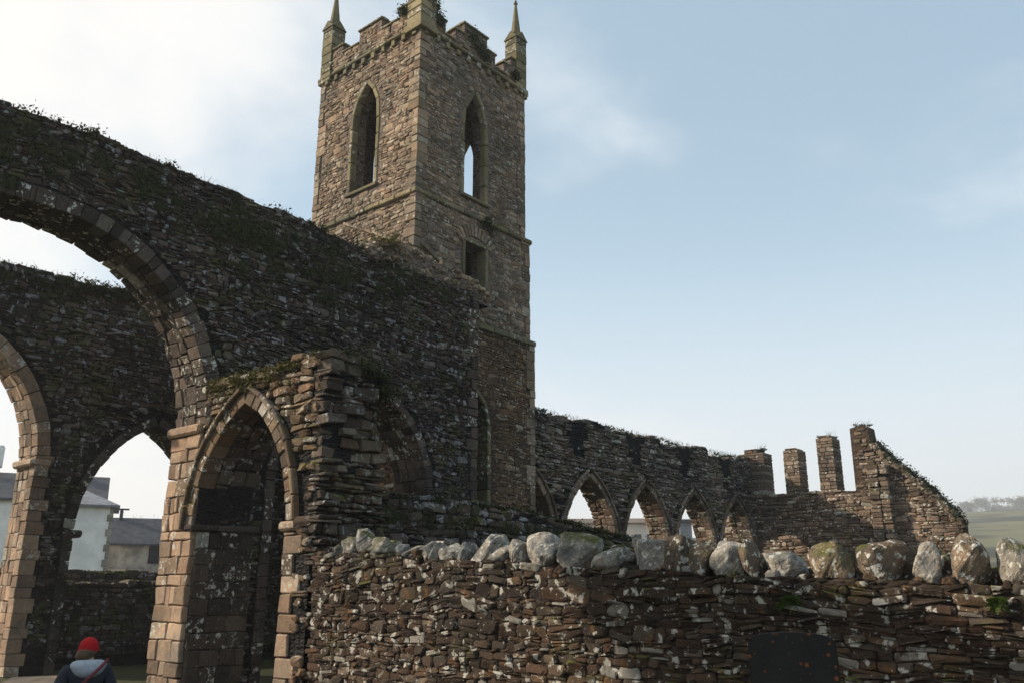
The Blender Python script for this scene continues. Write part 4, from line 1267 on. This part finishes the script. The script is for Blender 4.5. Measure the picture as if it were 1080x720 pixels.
# ================================================================== SIDE WALLS, HOUSE, OUTBUILDING
M['slate_roof'] = flat_mat('slate_roof', (0.05, 0.055, 0.068), 0.6, 0.3, 2.5, 0.4)
M['slate_light'] = flat_mat('slate_light', (0.19, 0.20, 0.22), 0.5, 0.25, 3, 0.3)
M['limewash'] = flat_mat('limewash', (0.80, 0.80, 0.76), 0.9, 0.12, 0.9, 0.2)
M['barn_wall'] = flat_mat('barn_wall', (0.30, 0.27, 0.23), 0.9, 0.35, 1.3, 0.4)
M['dark_void'] = flat_mat('dark_void', (0.015, 0.016, 0.018), 0.6, 0.2, 2)
M['fascia'] = flat_mat('fascia', (0.12, 0.055, 0.05), 0.6, 0.1, 3)
M['glass'] = flat_mat('glass', (0.05, 0.06, 0.07), 0.1, 0.1, 3, spec=0.5)
M['white_paint'] = flat_mat('white_paint', (0.62, 0.62, 0.6), 0.6, 0.06, 2)

def simple_wall(name, lab, x0, x1, y, th, z1, mat, cat='wall', moss=None, fine=True):
    r = empty(name, ((x0 + x1) / 2, y, 0), lab, cat)
    b = Buf(); mp = plY(y); tl = rag([(x0, z1), (x1, z1)], 0.03, 0.25, 7)
    core(b, mp, [(x0, 0)] + tl + [(x1, 0)], [], th)
    rubble(b, mp, (x0, x1, 0.3, z1), lambda S, T: (S > x0) & (S < x1) & (T < z1) & (T > 0.3), h=(0.08, 0.2), l=(0.15, 0.4), depth=(0.02, 0.08))
    caps(b, mp, tl, w=(0.2, 0.6), h=(0.03, 0.14), depth=th)
    b.build('masonry', [M['slate_rubble'], M['mortar_dark']], r)
    return r
simple_wall('chapel_wall', 'low dark rubble wall blocking the foot of the far right pointed arch', 10.3, 15.4, 26.2, 0.6, 2.3, None)
simple_wall('yard_wall', 'sunlit mossy field wall just behind the low dark wall, below the white house', 11, 22, 33.0, 0.7, 2.75, None)
b = Buf(); q = along([(11, 33.1, 2.78), (22, 33.1, 2.78)], 900); q[:, 1] += R.uniform(0, .6, 900); leaves(b, q, 0.1, 8000, 0.07, 0.4)
tag(b.build('yard_wall_moss', [M['moss_gold']]), 'yellow green moss lying on the field wall below the house', 'moss', kind='stuff')


def rot_bx(x0, x1, y0, y1, z0, z1): return bx(x0, x1, y0, y1, z0, z1)
class Loc:
    """geometry helper in a building's own frame"""
    def __init__(s, o): s.o = o; s.m = np.array(parent_world(o))
    def w(s, P): P = np.asarray(P, float); return P @ s.m[:3, :3].T + s.m[:3, 3]


def window_part(par, L, x0, x1, y, z0, z1, frame=0.07):
    b = Buf()
    P = [bx(x0, x1, y - .04, y + .06, z0, z0 + frame), bx(x0, x1, y - .04, y + .06, z1 - frame, z1), bx(x0, x0 + frame, y - .04, y + .06, z0 + frame + .002, z1 - frame - .002), bx(x1 - frame, x1, y - .04, y + .06, z0 + frame + .002, z1 - frame - .002), bx(x0 + frame + .002, x1 - frame - .002, y - .03, y + .05, (z0 + z1) / 2 - .03, (z0 + z1) / 2 + .03)]
    blocks(b, L.w(np.array(P)), 0.008, 0); f = b.build('window', [M['white_paint']], par)
    b = Buf(); blocks(b, L.w([bx(x0 + .02, x1 - .02, y + .0, y + .03, z0 + .02, z1 - .02)]), 0.002, 0)
    pw = f
    g = b.build('pane', [M['glass']], f)
    return f


def gabled(r, L, x0, x1, y0, y1, ze, zr, wallm, roofm, ridge='x', over=0.3):
    """body + pitched roof with ridge along x"""
    b = Buf()
    ym = (y0 + y1) / 2
    V = [(x0, y0, -1), (x1, y0, -1), (x1, y1, -1), (x0, y1, -1), (x0, y0, ze), (x1, y0, ze), (x1, y1, ze), (x0, y1, ze), (x0, ym, zr), (x1, ym, zr)]
    b.add(L.w(V), [(0, 1, 5, 4), (2, 3, 7, 6), (1, 2, 6, 5), (3, 0, 4, 7)], [(4, 7, 8), (5, 6, 9)]); b.build('wall', [wallm], r)
    b = Buf(); k = (zr - ze) / (ym - y0); t = 0.14
    for sgn, ya in ((1, y0), (-1, y1)):
        e = ya - sgn * over; C = []
        for x in (x0 - over, x1 + over):
            for (yy, zz) in ((e, ze - k * over + 0.02), (ym - sgn * .0, zr + 0.02)):
                for dz in (0, t): C.append((x, yy, zz + dz))
        blocks(b, L.w([C]), 0.01, 0, (.5, .5, .5))
    return b.build('roof', [roofm], r)


def house():
    p = polar(84, 56)
    r = empty('white_house', p, 'pale rendered two-storey house with slate roofs behind the abbey, seen under the far arches', 'house', rz=math.radians(57 - 90 + 8))
    L = Loc(r)      # local x to the right, local y away
    rf = gabled(r, L, -9.5, 0.5, 1.6, 8.4, 7.2, 8.9, M['limewash'], M['slate_roof'])
    for c_ in (bx(-6.5, -5.3, 4.1, 4.9, 9.3, 10.6), bx(-1.2, -.6, 4.1, 4.9, 8.9, 9.9)):
        b = Buf(); blocks(b, L.w([c_]), 0.03, 0); b.build('chimney', [M['limewash']], rf)
    # projecting lower wing with lean-to slate roof
    b = Buf(); blocks(b, L.w([bx(-1.0, 1.22, -1.2, 3.0, -1, 6.75)]), 0.02, 0, (.5, .5, .5)); b.build('wing', [M['limewash']], r)
    b = Buf()
    V = [(-1.2, -1.5, 6.78), (1.55, -1.5, 6.78), (1.55, 3.2, 6.78), (-1.2, 3.2, 6.78), (-1.2, 0.9, 7.75), (-0.3, 0.9, 7.75)]
    V = V + [(a, b_, c - .12) for a, b_, c in V[:4]]
    b.add(L.w(V), [(0, 1, 5, 4), (2, 3, 4, 5), (0, 6, 7, 1), (1, 7, 8, 2), (2, 8, 9, 3), (6, 9, 8, 7)], [(1, 2, 5), (3, 0, 4)]); b.build('wing_roof', [M['slate_light']], r)
    b = Buf(); P = []
    for i in range(16):
        w = 0.16 if i % 2 else 0.28; P.append(bx(1.22 - w, 1.26, -1.24, -0.9, 0.42 * i, 0.42 * i + .4))
    blocks(b, L.w(np.array(P)), 0.02, 0); b.build('corner_stones', [M['barn_wall']], r)
    for x in (-8.6, -6.0, -3.2): window_part(r, L, x, x + 1.0, 1.54, 4.5, 6.3)
    window_part(r, L, -1.75, -1.1, 1.54, 4.6, 6.4)
    b = Buf(); blocks(b, L.w([bx(-1.08, -1.0, 0.6, 0.94 + .05, 0, 6.7)]), 0.02, 0); b.build('drainpipe', [M['slate_roof']], r)
house()


def barn():
    p = polar(150, 68)
    r = empty('stone_outbuilding', p, 'long low stone outbuilding with dark slate roof, right of the white house', 'outbuilding', rz=math.radians(57 - 90 + 2))
    L = Loc(r)
    gabled(r, L, -4.0, 7.0, 0, 5.5, 5.3, 7.1, M['barn_wall'], M['slate_roof'])
    for (x0, x1, z0, z1) in ((0.15, 0.85, 3.9, 5.15),):
        b = Buf(); blocks(b, L.w([bx(x0, x1, -.05, .1, z0, z1)]), 0.01, 0); b.build('doorway', [M['dark_void']], r)
    b = Buf(); blocks(b, L.w([bx(-3.0, 0.0, -1.0, -.02, 3.2, 3.5), bx(-4, 7, -1.8, -1.2, 0, 3.1)]), 0.03, 0); b.build('yard_front', [M['barn_wall']], r)
    b = Buf(); blocks(b, L.w([bx(-2.3, -2.1, 2.4, 2.9, 7.0, 7.8), bx(-2.6, -1.7, 2.5, 2.8, 7.81, 7.92)]), 0.02, 0); b.build('vent_cowl', [M['slate_roof']], r)
barn()

M['cream'] = flat_mat('cream', (0.70, 0.62, 0.53), 0.8, 0.06, 0.5)
M['pale_metal'] = flat_mat('pale_metal', (0.55, 0.57, 0.58), 0.5, 0.05, 0.5)
M['roof_edge'] = flat_mat('roof_edge', (0.62, 0.48, 0.40), 0.7, 0.1, 0.5)
def modern():
    p = polar(645, 92)
    r = empty('flat_roofed_school', p, 'long low cream building with flat roof and strip windows seen through the arcade arches', 'building', rz=math.radians(35 - 90))
    L = Loc(r)
    b = Buf(); blocks(b, L.w([bx(-7.0, 5.2, 0, 8, -1, 8.75)]), 0.02, 0); b.build('wall', [M['cream']], r)
    b = Buf(); blocks(b, L.w([bx(-7.4, 5.6, -.5, 8.4, 8.76, 9.25)]), 0.03, 0); b.build('roof', [M['roof_edge']], r)
    for i in range(9): window_part(r, L, -6.4 + i * 1.27, -6.4 + i * 1.27 + 0.85, -0.05, 6.4, 7.7)
    p = polar(735, 110)
    r = empty('pale_depot', p, 'pale grey shed with a darker flat roof edge seen through the third full arcade arch', 'building', rz=math.radians(29 - 90))
    L = Loc(r)
    b = Buf(); blocks(b, L.w([bx(-3.2, 6, 0, 8, -1, 8.2)]), 0.02, 0); b.build('wall', [M['pale_metal']], r)
    b = Buf(); blocks(b, L.w([bx(-3.6, -0.2, -.5, 4, 8.21, 10.0)]), 0.03, 0); b.build('upper_storey', [M['slate_light']], r)
    b = Buf(); blocks(b, L.w([bx(-3.9, 0.2, -.9, 4.4, 10.01, 10.4)]), 0.03, 0); b.build('roof', [M['slate_roof']], r)
    window_part(r, L, -2.8, -1.6, -0.55, 8.6, 9.6)
modern()

# ================================================================== TREES
M['bark'] = flat_mat('bark', (0.07, 0.055, 0.045), 0.9, 0.3, 5)
M['tree_leaf'] = leaf_mat('tree_leaf', (0.025, 0.04, 0.018), (0.07, 0.08, 0.04))
def tube(b, p0, p1, r0, r1, k=5):
    p0 = np.array(p0, float); p1 = np.array(p1, float); d = p1 - p0; d /= np.linalg.norm(d) + 1e-9
    u = np.cross(d, [0.3, 0.9, 0.1]); u /= np.linalg.norm(u); v = np.cross(d, u)
    V = []
    for p, r_ in ((p0, r0), (p1, r1)):
        for i in range(k): V.append(p + (u * math.cos(2 * PI * i / k) + v * math.sin(2 * PI * i / k)) * r_)
    b.add(V, [(i, (i + 1) % k, k + (i + 1) % k, k + i) for i in range(k)])


def bare(b, p, d, L, r, lv):
    if lv == 0 or L < 0.15: return
    q = p + d * L; tube(b, p, q, r, r * 0.7)
    for i in range(3 if lv > 1 else 2):
        nd = d + R.normal(0, 0.42, 3) + [0, 0, 0.12]; nd /= np.linalg.norm(nd)
        bare(b, q, nd, L * R.uniform(0.62, 0.85), r * 0.62, lv - 1)


def far_tree(px, d, h, w, lab, dens=2600):
    p = np.array(polar(px, d)); p[2] = float(grd(np.array(p[0]), np.array(p[1]))) - 0.3
    r = empty('far_tree', tuple(p), lab, 'tree', 'misty trees on the far skyline')
    b = Buf(); t = p + [0, 0, h * 0.45]; tube(b, p, t, 0.35, 0.22)
    for i in range(7):
        e = p + np.array([R.normal(0, w * .25), R.normal(0, w * .25), h * R.uniform(0.55, 0.85)]); tube(b, p + [0, 0, h * R.uniform(.25, .45)], e, 0.15, 0.05)
    b.build('trunk', [M['bark']], r)
    C = np.array([[R.normal(0, w * .26), R.normal(0, w * .26), h * R.uniform(0.3, 0.93)] for _ in range(26)])
    C[:, :2] *= (1.15 - np.abs(C[:, 2:3] / h - 0.5) * 1.5); b = Buf(); leaves(b, C + p, R.uniform(.8, 1.7, 26) * w / 8, dens * 2, 1.1, 0.8); b.build('crown', [M['tree_leaf']], r)
far_tree(1022, 1096, 18.2, 22.0, 'small hazy tree at the left end of the misty skyline row')
far_tree(1034, 1140, 27.3, 24.8, 'hazy tree second from the left in the skyline row')
far_tree(1047, 1168, 34.1, 33.1, 'tallest rounded tree in the middle of the misty skyline row')
far_tree(1062, 1153, 31.9, 27.6, 'broad hazy tree just right of the tallest one on the skyline')
far_tree(1074, 1125, 20.5, 24.8, 'lower hazy tree in the dip of the skyline row')
far_tree(1088, 1111, 29.6, 27.6, 'hazy tree cut off by the right edge of the photo')
far_tree(1105, 1111, 27.3, 27.6, 'hazy skyline tree just beyond the right edge')
for px, lab in ((1034, 'small dark thorn bush on the field ridge, left one'), (1061, 'small dark thorn bush on the field ridge, right one')):
    p = np.array(polar(px, 880)); p[2] = float(grd(np.array(p[0]), np.array(p[1])))
    r = empty('thorn_bush', tuple(p), lab, 'bush', 'thorn bushes on the ridge')
    b = Buf(); leaves(b, p + R.normal(0, 1.0, (8, 3)) * [1, 1, .5] + [0, 0, 1.3], 1.4, 600, 0.6, .8); b.build('foliage', [M['tree_leaf']], r)


def bare_tree(px, d, h, lab, base=0.0):
    p = np.array(polar(px, d)); r = empty('bare_tree', tuple(p), lab, 'tree')
    b = Buf(); bare(b, p, np.array([0, 0, 1.0]), h * 0.3, 0.07, 6); b.build('trunk', [M['bark']], r)
bare_tree(167, 95, 10, 'leafless tree standing beyond the slate-roofed outbuilding')

# ================================================================== HEADSTONE AND TOMB
def slate_stone():
    m, t, b = nt('headstone_slate')
    g = N(t, 'ShaderNodeNewGeometry'); p = g.outputs['Position']
    c = mixc(t, noise(t, p, 5, 5, .6), (0.008, 0.010, 0.012), (0.03, 0.028, 0.026))
    v = N(t, 'ShaderNodeTexVoronoi'); v.inputs['Scale'].default_value = 11; t.links.new(p, v.inputs['Vector'])
    sv = N(t, 'ShaderNodeSeparateXYZ'); t.links.new(v.outputs['Color'], sv.inputs[0])
    spot = mth(t, 'MULTIPLY', smooth(t, mth(t, 'ADD', v.outputs['Distance'], mth(t, 'MULTIPLY', noise(t, p, 60, 3), 0.25)), 0.36, 0.28), smooth(t, sv.outputs[0], 0.50, 0.60))
    c = mixc(t, spot, c, (0.20, 0.065, 0.018))
    c = mixc(t, smooth(t, noise(t, p, 24, 4), 0.64, 0.70), c, (0.07, 0.05, 0.035))
    t.links.new(c, b.inputs['Base Color']); b.inputs['Roughness'].default_value = 0.75
    bp = N(t, 'ShaderNodeBump'); bp.inputs['Strength'].default_value = .5; bp.inputs['Distance'].default_value = .01
    t.links.new(noise(t, p, 40, 4), bp.inputs['Height']); t.links.new(bp.outputs[0], b.inputs['Normal'])
    return m
M['headstone'] = slate_stone()
def headstone():
    p = polar(830, 8.3); r = empty('headstone', (p[0], p[1], 0.3), 'dark slate headstone spotted with orange lichen in front of the boundary wall', 'headstone', rz=math.radians(23 - 90))
    L = Loc(r); import bmesh
    w = 0.37; zt = 1.51; th = 0.05
    pr = [(-w, 0)] + [(-w, zt - .07), (-w + .03, zt - 0.02)] + [(w * math.sin(a) * 0.9, zt - 0.03 + 0.05 * math.cos(a)) for a in np.linspace(-1.2, 1.2, 9)] + [(w - .02, zt - 0.03), (w, zt - .08), (w, 0)]
    n = len(pr)
    bm = bmesh.new(); f = [bm.verts.new((x, -th, z)) for x, z in pr]; k = [bm.verts.new((x, th, z)) for x, z in pr]
    bm.faces.new(f); bm.faces.new(k[::-1])
    for i in range(n): bm.faces.new((f[i], k[i], k[(i + 1) % n], f[(i + 1) % n]))
    bmesh.ops.bevel(bm, geom=[e for e in bm.edges], offset=0.012, segments=2, affect='EDGES'); bmesh.ops.triangulate(bm, faces=bm.faces[:]); bmesh.ops.recalc_face_normals(bm, faces=bm.faces[:])
    bm.verts.index_update()
    V = np.array([v.co[:] for v in bm.verts]); T = [[v.index for v in f_.verts] for f_ in bm.faces]; bm.free()
    b = Buf(); b.add(L.w(V), None, T, 0); b.build('tablet', [M['headstone']], r)
headstone()
def tomb():
    p = polar(40, 11.6); r = empty('chest_tomb', p, 'low stone chest tomb with a sunlit slab, beside the person at bottom left', 'tomb', rz=math.radians(-30))
    L = Loc(r)
    b = Buf(); blocks(b, L.w([bx(-.34, .30, 0, 1.7, 0, 1.0)]), 0.02, 0, (.3, .5, .2)); b.build('chest', [M['ashlar_weathered']], r)
    b = Buf(); blocks(b, L.w([bx(-.42, .38, -.08, 1.8, 1.004, 1.10)]), 0.02, 0, (.6, .9, .3), 0.006); b.build('slab', [M['ashlar']], r)
tomb()

# ================================================================== PERSON
def skin_body(joints, edges, sub=2):
    me = bpy.data.meshes.new('tmp'); me.from_pydata([j[:3] for j in joints], edges, [])
    o = bpy.data.objects.new('tmp', me); COL.objects.link(o)
    md = o.modifiers.new('s', 'SKIN'); md.use_smooth_shade = True
    for i, j in enumerate(joints):
        r = j[3]; me.skin_vertices[0].data[i].radius = (r, r) if len(j) == 4 else (j[3], j[4])
    me.skin_vertices[0].data[0].use_root = True
    sb = o.modifiers.new('u', 'SUBSURF'); sb.levels = sub; sb.render_levels = sub
    dg = bpy.context.evaluated_depsgraph_get(); ev = o.evaluated_get(dg); m2 = ev.to_mesh()
    V = np.array([v.co[:] for v in m2.vertices]); F_ = [list(p.vertices) for p in m2.polygons]
    ev.to_mesh_clear(); bpy.data.objects.remove(o); bpy.data.meshes.remove(me)
    return V, F_


def ellip(c, s, n=20, m=14, zlo=-1.0, zhi=1.0, nz=0.0):
    V = []; q = []
    for j in range(m + 1):
        z = zlo + (zhi - zlo) * j / m; ph = math.asin(max(-1, min(1, z)))
        for i in range(n):
            a = 2 * PI * i / n; rr = math.cos(ph)
            V.append((c[0] + s[0] * rr * math.cos(a), c[1] + s[1] * rr * math.sin(a), c[2] + s[2] * z))
    for j in range(m):
        for i in range(n): q.append((j * n + i, j * n + (i + 1) % n, (j + 1) * n + (i + 1) % n, (j + 1) * n + i))
    return np.array(V), q


M['skin'] = flat_mat('skin', (0.55, 0.34, 0.25), 0.5, 0.05, 10)
M['red_knit'] = flat_mat('red_knit', (0.40, 0.006, 0.010), 0.85, 0.2, 60, 0.6)
M['navy_cloth'] = flat_mat('navy_cloth', (0.018, 0.022, 0.032), 0.8, 0.2, 12, 0.3)
M['grey_fleece'] = flat_mat('grey_fleece', (0.34, 0.38, 0.43), 0.9, 0.12, 25, 0.5)
M['denim'] = flat_mat('denim', (0.03, 0.04, 0.07), 0.8, 0.2, 20, 0.2)
M['strap'] = flat_mat('strap', (0.16, 0.03, 0.035), 0.7, 0.1, 20)
M['hair'] = flat_mat('hair', (0.10, 0.065, 0.04), 0.6, 0.3, 40, 0.4)
M['boot'] = flat_mat('boot', (0.03, 0.022, 0.018), 0.6, 0.1, 20)
def person():
    p = polar(102, 11.8)
    r = empty('person', (p[0], p[1], 0), 'person seen from behind in a red knitted hat and dark jacket with a grey hood', 'person', rz=math.radians(62 - 90 + 14))
    r.scale = (1, 1, 1)
    class LS(Loc):
        def w(s, P): return Loc.w(s, np.asarray(P, float) * [1.02, 1.0, 0.925])
    L = LS(r)          # faces local +y (away from us)
    j = [(0, 0, .95, .15, .11), (0, 0, 1.12, .13, .10), (0, 0, 1.30, .165, .115), (0, .0, 1.42, .10, .085), (0, .01, 1.49, .055), (0, .02, 1.56, .07), (0, .02, 1.64, .078, .09), (0, .02, 1.70, .06),
         (-.17, 0, 1.40, .06), (-.25, -.02, 1.15, .048), (-.22, .12, .95, .036), (-.19, .2, .90, .03),
         (.17, 0, 1.40, .06), (.26, -.02, 1.15, .048), (.25, .06, .92, .036), (.24, .1, .85, .03),
         (-.09, 0, .86, .095), (-.10, .02, .50, .062), (-.10, 0, .09, .042), (-.10, .14, .04, .035),
         (.09, 0, .86, .095), (.10, .02, .50, .062), (.10, 0, .09, .042), (.10, .14, .04, .035)]
    e = [(0, 1), (1, 2), (2, 3), (3, 4), (4, 5), (5, 6), (6, 7), (3, 8), (8, 9), (9, 10), (10, 11), (3, 12), (12, 13), (13, 14), (14, 15), (0, 16), (16, 17), (17, 18), (18, 19), (0, 20), (20, 21), (21, 22), (22, 23)]
    V, F_ = skin_body(j, e)
    b = Buf(); b.add(L.w(V), [f for f in F_ if len(f) == 4], [f for f in F_ if len(f) == 3])
    # face: nose, ears joined to the body mesh
    for c, s in (((0, .115, 1.62), (.014, .02, .02)), ((-.082, .02, 1.62), (.014, .022, .032)), ((.082, .02, 1.62), (.014, .022, .032))):
        v, q = ellip(c, s, 10, 8); b.add(L.w(v), q)
    for sx_, x0, y0, z0 in ((-1, -.185, .21, .885), (1, .238, .105, .84)):          # fingers
        for k in range(4):
            v, q = ellip((x0 + (k - 1.5) * .017, y0 + .03, z0 - .045 - (.006 if k in (1, 2) else 0)), (.009, .012, .042 - .004 * (k == 3)), 8, 8); b.add(L.w(v), q)
        v, q = ellip((x0 - sx_ * .036, y0 + .03, z0 - .012), (.011, .014, .032), 8, 8); b.add(L.w(v), q)
    b.build('body', [M['skin']], r, smooth=True)
    # jacket
    jj = [(0, 0, .88, .21, .165), (0, 0, 1.02, .20, .155), (0, 0, 1.22, .21, .155), (0, -.005, 1.38, .17, .125), (0, 0, 1.46, .10, .09),
          (-.20, -.01, 1.385, .088), (-.285, -.02, 1.14, .078), (-.24, .11, .97, .06), (.20, -.01, 1.385, .088), (.295, -.02, 1.14, .078), (.265, .055, .94, .06)]
    ee = [(0, 1), (1, 2), (2, 3), (3, 4), (3, 5), (5, 6), (6, 7), (3, 8), (8, 9), (9, 10)]
    V, F_ = skin_body(jj, ee)
    d = V / (np.linalg.norm(V, axis=1)[:, None] + 1e-6); V = V + d * (0.008 * wob(V[:, 0] * 18, V[:, 2] * 22, 2, 3))[:, None]
    b = Buf(); b.add(L.w(V), [f for f in F_ if len(f) == 4], [f for f in F_ if len(f) == 3]); b.build('jacket', [M['navy_cloth']], r, smooth=True)
    # hood lying on the upper back: a shallow curved flap
    V, q = ellip((0, -.10, 1.40), (.175, .10, .115), 24, 14)
    V[:, 0] *= 1 + 0.35 * np.clip((V[:, 2] - 1.38) / .12, 0, 1); V[:, 2] += 0.04 * np.abs(V[:, 0]) / .18 * 0.5
    V[:, 1] += 0.008 * wob(V[:, 0] * 30, V[:, 2] * 26, 4, 3)
    b = Buf(); b.add(L.w(V), q); b.build('hood', [M['grey_fleece']], r, smooth=True)
    # trousers and boots
    V, F_ = skin_body([(0, 0, .92, .16, .13), (-.095, 0, .82, .115), (-.10, .015, .5, .085), (-.10, 0, .12, .07), (.095, 0, .82, .115), (.10, .015, .5, .085), (.10, 0, .12, .07)], [(0, 1), (1, 2), (2, 3), (0, 4), (4, 5), (5, 6)])
    b = Buf(); b.add(L.w(V), [f for f in F_ if len(f) == 4], [f for f in F_ if len(f) == 3]); b.build('trousers', [M['denim']], r, smooth=True)
    for sx_ in (-1, 1):
        V, F_ = skin_body([(sx_ * .10, -.02, .14, .06), (sx_ * .10, -.02, .05, .055, .05), (sx_ * .105, .15, .04, .045, .038)], [(0, 1), (1, 2)])
        b = Buf(); b.add(L.w(V), [f for f in F_ if len(f) == 4], [f for f in F_ if len(f) == 3]); b.build('boot', [M['boot']], r, smooth=True)
    # hair, hat
    V, q = ellip((-.01, -.012, 1.60), (.098, .105, .10), 22, 12, -1, .6)
    V[:, 0] += -0.03 * np.clip((1.6 - V[:, 2]) / .1, 0, 1); V += 0.006 * wob(V[:, 0] * 60, V[:, 2] * 20, 1)[:, None]
    b = Buf(); b.add(L.w(V), q)
    V, q = ellip((-.095, .02, 1.555), (.035, .05, .07), 14, 10); V += 0.005 * wob(V[:, 0] * 60, V[:, 2] * 20, 1)[:, None]; b.add(L.w(V), q); b.build('hair', [M['hair']], r, smooth=True)
    V, q = ellip((0, .012, 1.655), (.104, .118, .128), 40, 20, -.18, 1.0)
    rib = 1 + 0.012 * np.cos(np.arctan2(V[:, 1], V[:, 0]) * 20)
    V[:, 0] *= rib; V[:, 1] = .012 + (V[:, 1] - .012) * rib
    b = Buf(); b.add(L.w(V), q)
    V, q = ellip((0, .012, 1.645), (.110, .124, .16), 40, 6, -.22, .12); b.add(L.w(V), q)
    b.build('knitted_hat', [M['red_knit']], r, smooth=True)
    # strap across the back
    b = Buf(); V = []; q = []
    n = 22
    for i in range(n + 1):
        u = i / n; x = -.17 + .36 * u; z = 1.12 + .40 * u; y = -.165 - .055 * math.sin(u * PI) ** 0.7
        for dx, dz in ((-.013, .011), (.013, -.011)):
            for dy in (0, -.006): V.append((x + dx, y + dy, z + dz))
    for i in range(n):
        a = i * 4
        for k0, k1 in ((0, 1), (1, 3), (3, 2), (2, 0)): q.append((a + k0, a + k1, a + 4 + k1, a + 4 + k0))
    b.add(L.w(V), q); b.build('bag_strap', [M['strap']], r, smooth=True)
person()

# ================================================================== HAZE
def haze():
    b = Buf(); x0, x1, z0, z1 = -1705, 1705, -1.6, 125
    V = bx(x0, x1, -1705, 1705, z0, z1)
    b.add(V, [(0, 1, 3, 2), (4, 6, 7, 5), (0, 4, 5, 1), (2, 3, 7, 6), (0, 2, 6, 4), (1, 5, 7, 3)])
    m = bpy.data.materials.new('haze'); m.use_nodes = True; t = m.node_tree; t.nodes.clear()
    o_ = t.nodes.new('ShaderNodeOutputMaterial'); v = t.nodes.new('ShaderNodeVolumePrincipled')
    v.inputs['Density'].default_value = 0.00058; v.inputs['Color'].default_value = (0.88, 0.92, 0.96, 1); v.inputs['Anisotropy'].default_value = 0.2
    t.links.new(v.outputs[0], o_.inputs['Volume'])
    o = b.build('haze', [m]); tag(o, kind='stuff', label='thin pale mist lying over the fields', cat='haze')
haze()

# ================================================================== SUN, SKY
SUN_EL = math.radians(26); SUN_AZ = HEAD + math.radians(81)      # heading measured from +x to +y
sd = Vector((math.cos(SUN_AZ) * math.cos(SUN_EL), math.sin(SUN_AZ) * math.cos(SUN_EL), math.sin(SUN_EL)))
sun = bpy.data.lights.new('sun', 'SUN'); sun.energy = 5.0; sun.angle = math.radians(0.6); sun.color = (1.0, 0.84, 0.66)
so = bpy.data.objects.new('sun', sun); COL.objects.link(so); so.rotation_euler = (-sd).to_track_quat('-Z', 'Y').to_euler(); so.location = (0, 0, 60)

w = bpy.data.worlds.new('World'); sc.world = w; w.use_nodes = True
t = w.node_tree; t.nodes.clear()
out = t.nodes.new('ShaderNodeOutputWorld'); bg = t.nodes.new('ShaderNodeBackground'); t.links.new(bg.outputs[0], out.inputs[0])
sky = t.nodes.new('ShaderNodeTexSky'); sky.sky_type = 'NISHITA'; sky.sun_disc = False
sky.sun_elevation = SUN_EL; sky.sun_rotation = math.pi / 2 - SUN_AZ
sky.air_density = 1.0; sky.dust_density = 1.6; sky.ozone_density = 1.2
tc = t.nodes.new('ShaderNodeTexCoord'); dirv = tc.outputs['Generated']
sp = N(t, 'ShaderNodeSeparateXYZ'); t.links.new(dirv, sp.inputs[0])
# cloud plane mapping
zc = mth(t, 'ADD', mth(t, 'MAXIMUM', sp.outputs[2], 0.0), 0.22)
cx = N(t, 'ShaderNodeCombineXYZ'); t.links.new(mth(t, 'DIVIDE', sp.outputs[0], zc), cx.inputs[0]); t.links.new(mth(t, 'DIVIDE', sp.outputs[1], zc), cx.inputs[1])
cn = noise(t, cx.outputs[0], 1.1, 7, 0.55, 0.25)
# bank of cloud towards the sun
dt = N(t, 'ShaderNodeVectorMath', operation='DOT_PRODUCT'); t.links.new(dirv, dt.inputs[0]); dt.inputs[1].default_value = tuple(sd)
near = smooth(t, dt.outputs['Value'], 0.2, 0.9)
cl = smooth(t, mth(t, 'ADD', cn, mth(t, 'MULTIPLY', near, 0.33)), 0.52, 0.78)
veil = mth(t, 'ADD', 0.50, mth(t, 'MULTIPLY', smooth(t, sp.outputs[2], 0.55, 0.0), 0.36))
hz = smooth(t, sp.outputs[2], 0.42, 0.0)
c = mixc(t, veil, sky.outputs[0], (5.2, 7.2, 8.6))
c = mixc(t, mth(t, 'MULTIPLY', hz, 0.7), c, (8.9, 8.65, 8.4))
ccol = mixc(t, near, (7.5, 7.9, 8.2), (9.0, 8.6, 8.1))
c = mixc(t, mth(t, 'MULTIPLY', cl, 0.9), c, ccol)
t.links.new(c, bg.inputs[0]); bg.inputs[1].default_value = 0.081

sc.view_settings.view_transform = 'Standard'; sc.view_settings.look = 'None'; sc.view_settings.exposure = 0.6; sc.view_settings.gamma = 1
sc.cycles.volume_bounces = 0 if hasattr(sc.cycles, 'volume_bounces') else 0
sc.cycles.max_bounces = 5; sc.cycles.diffuse_bounces = 2
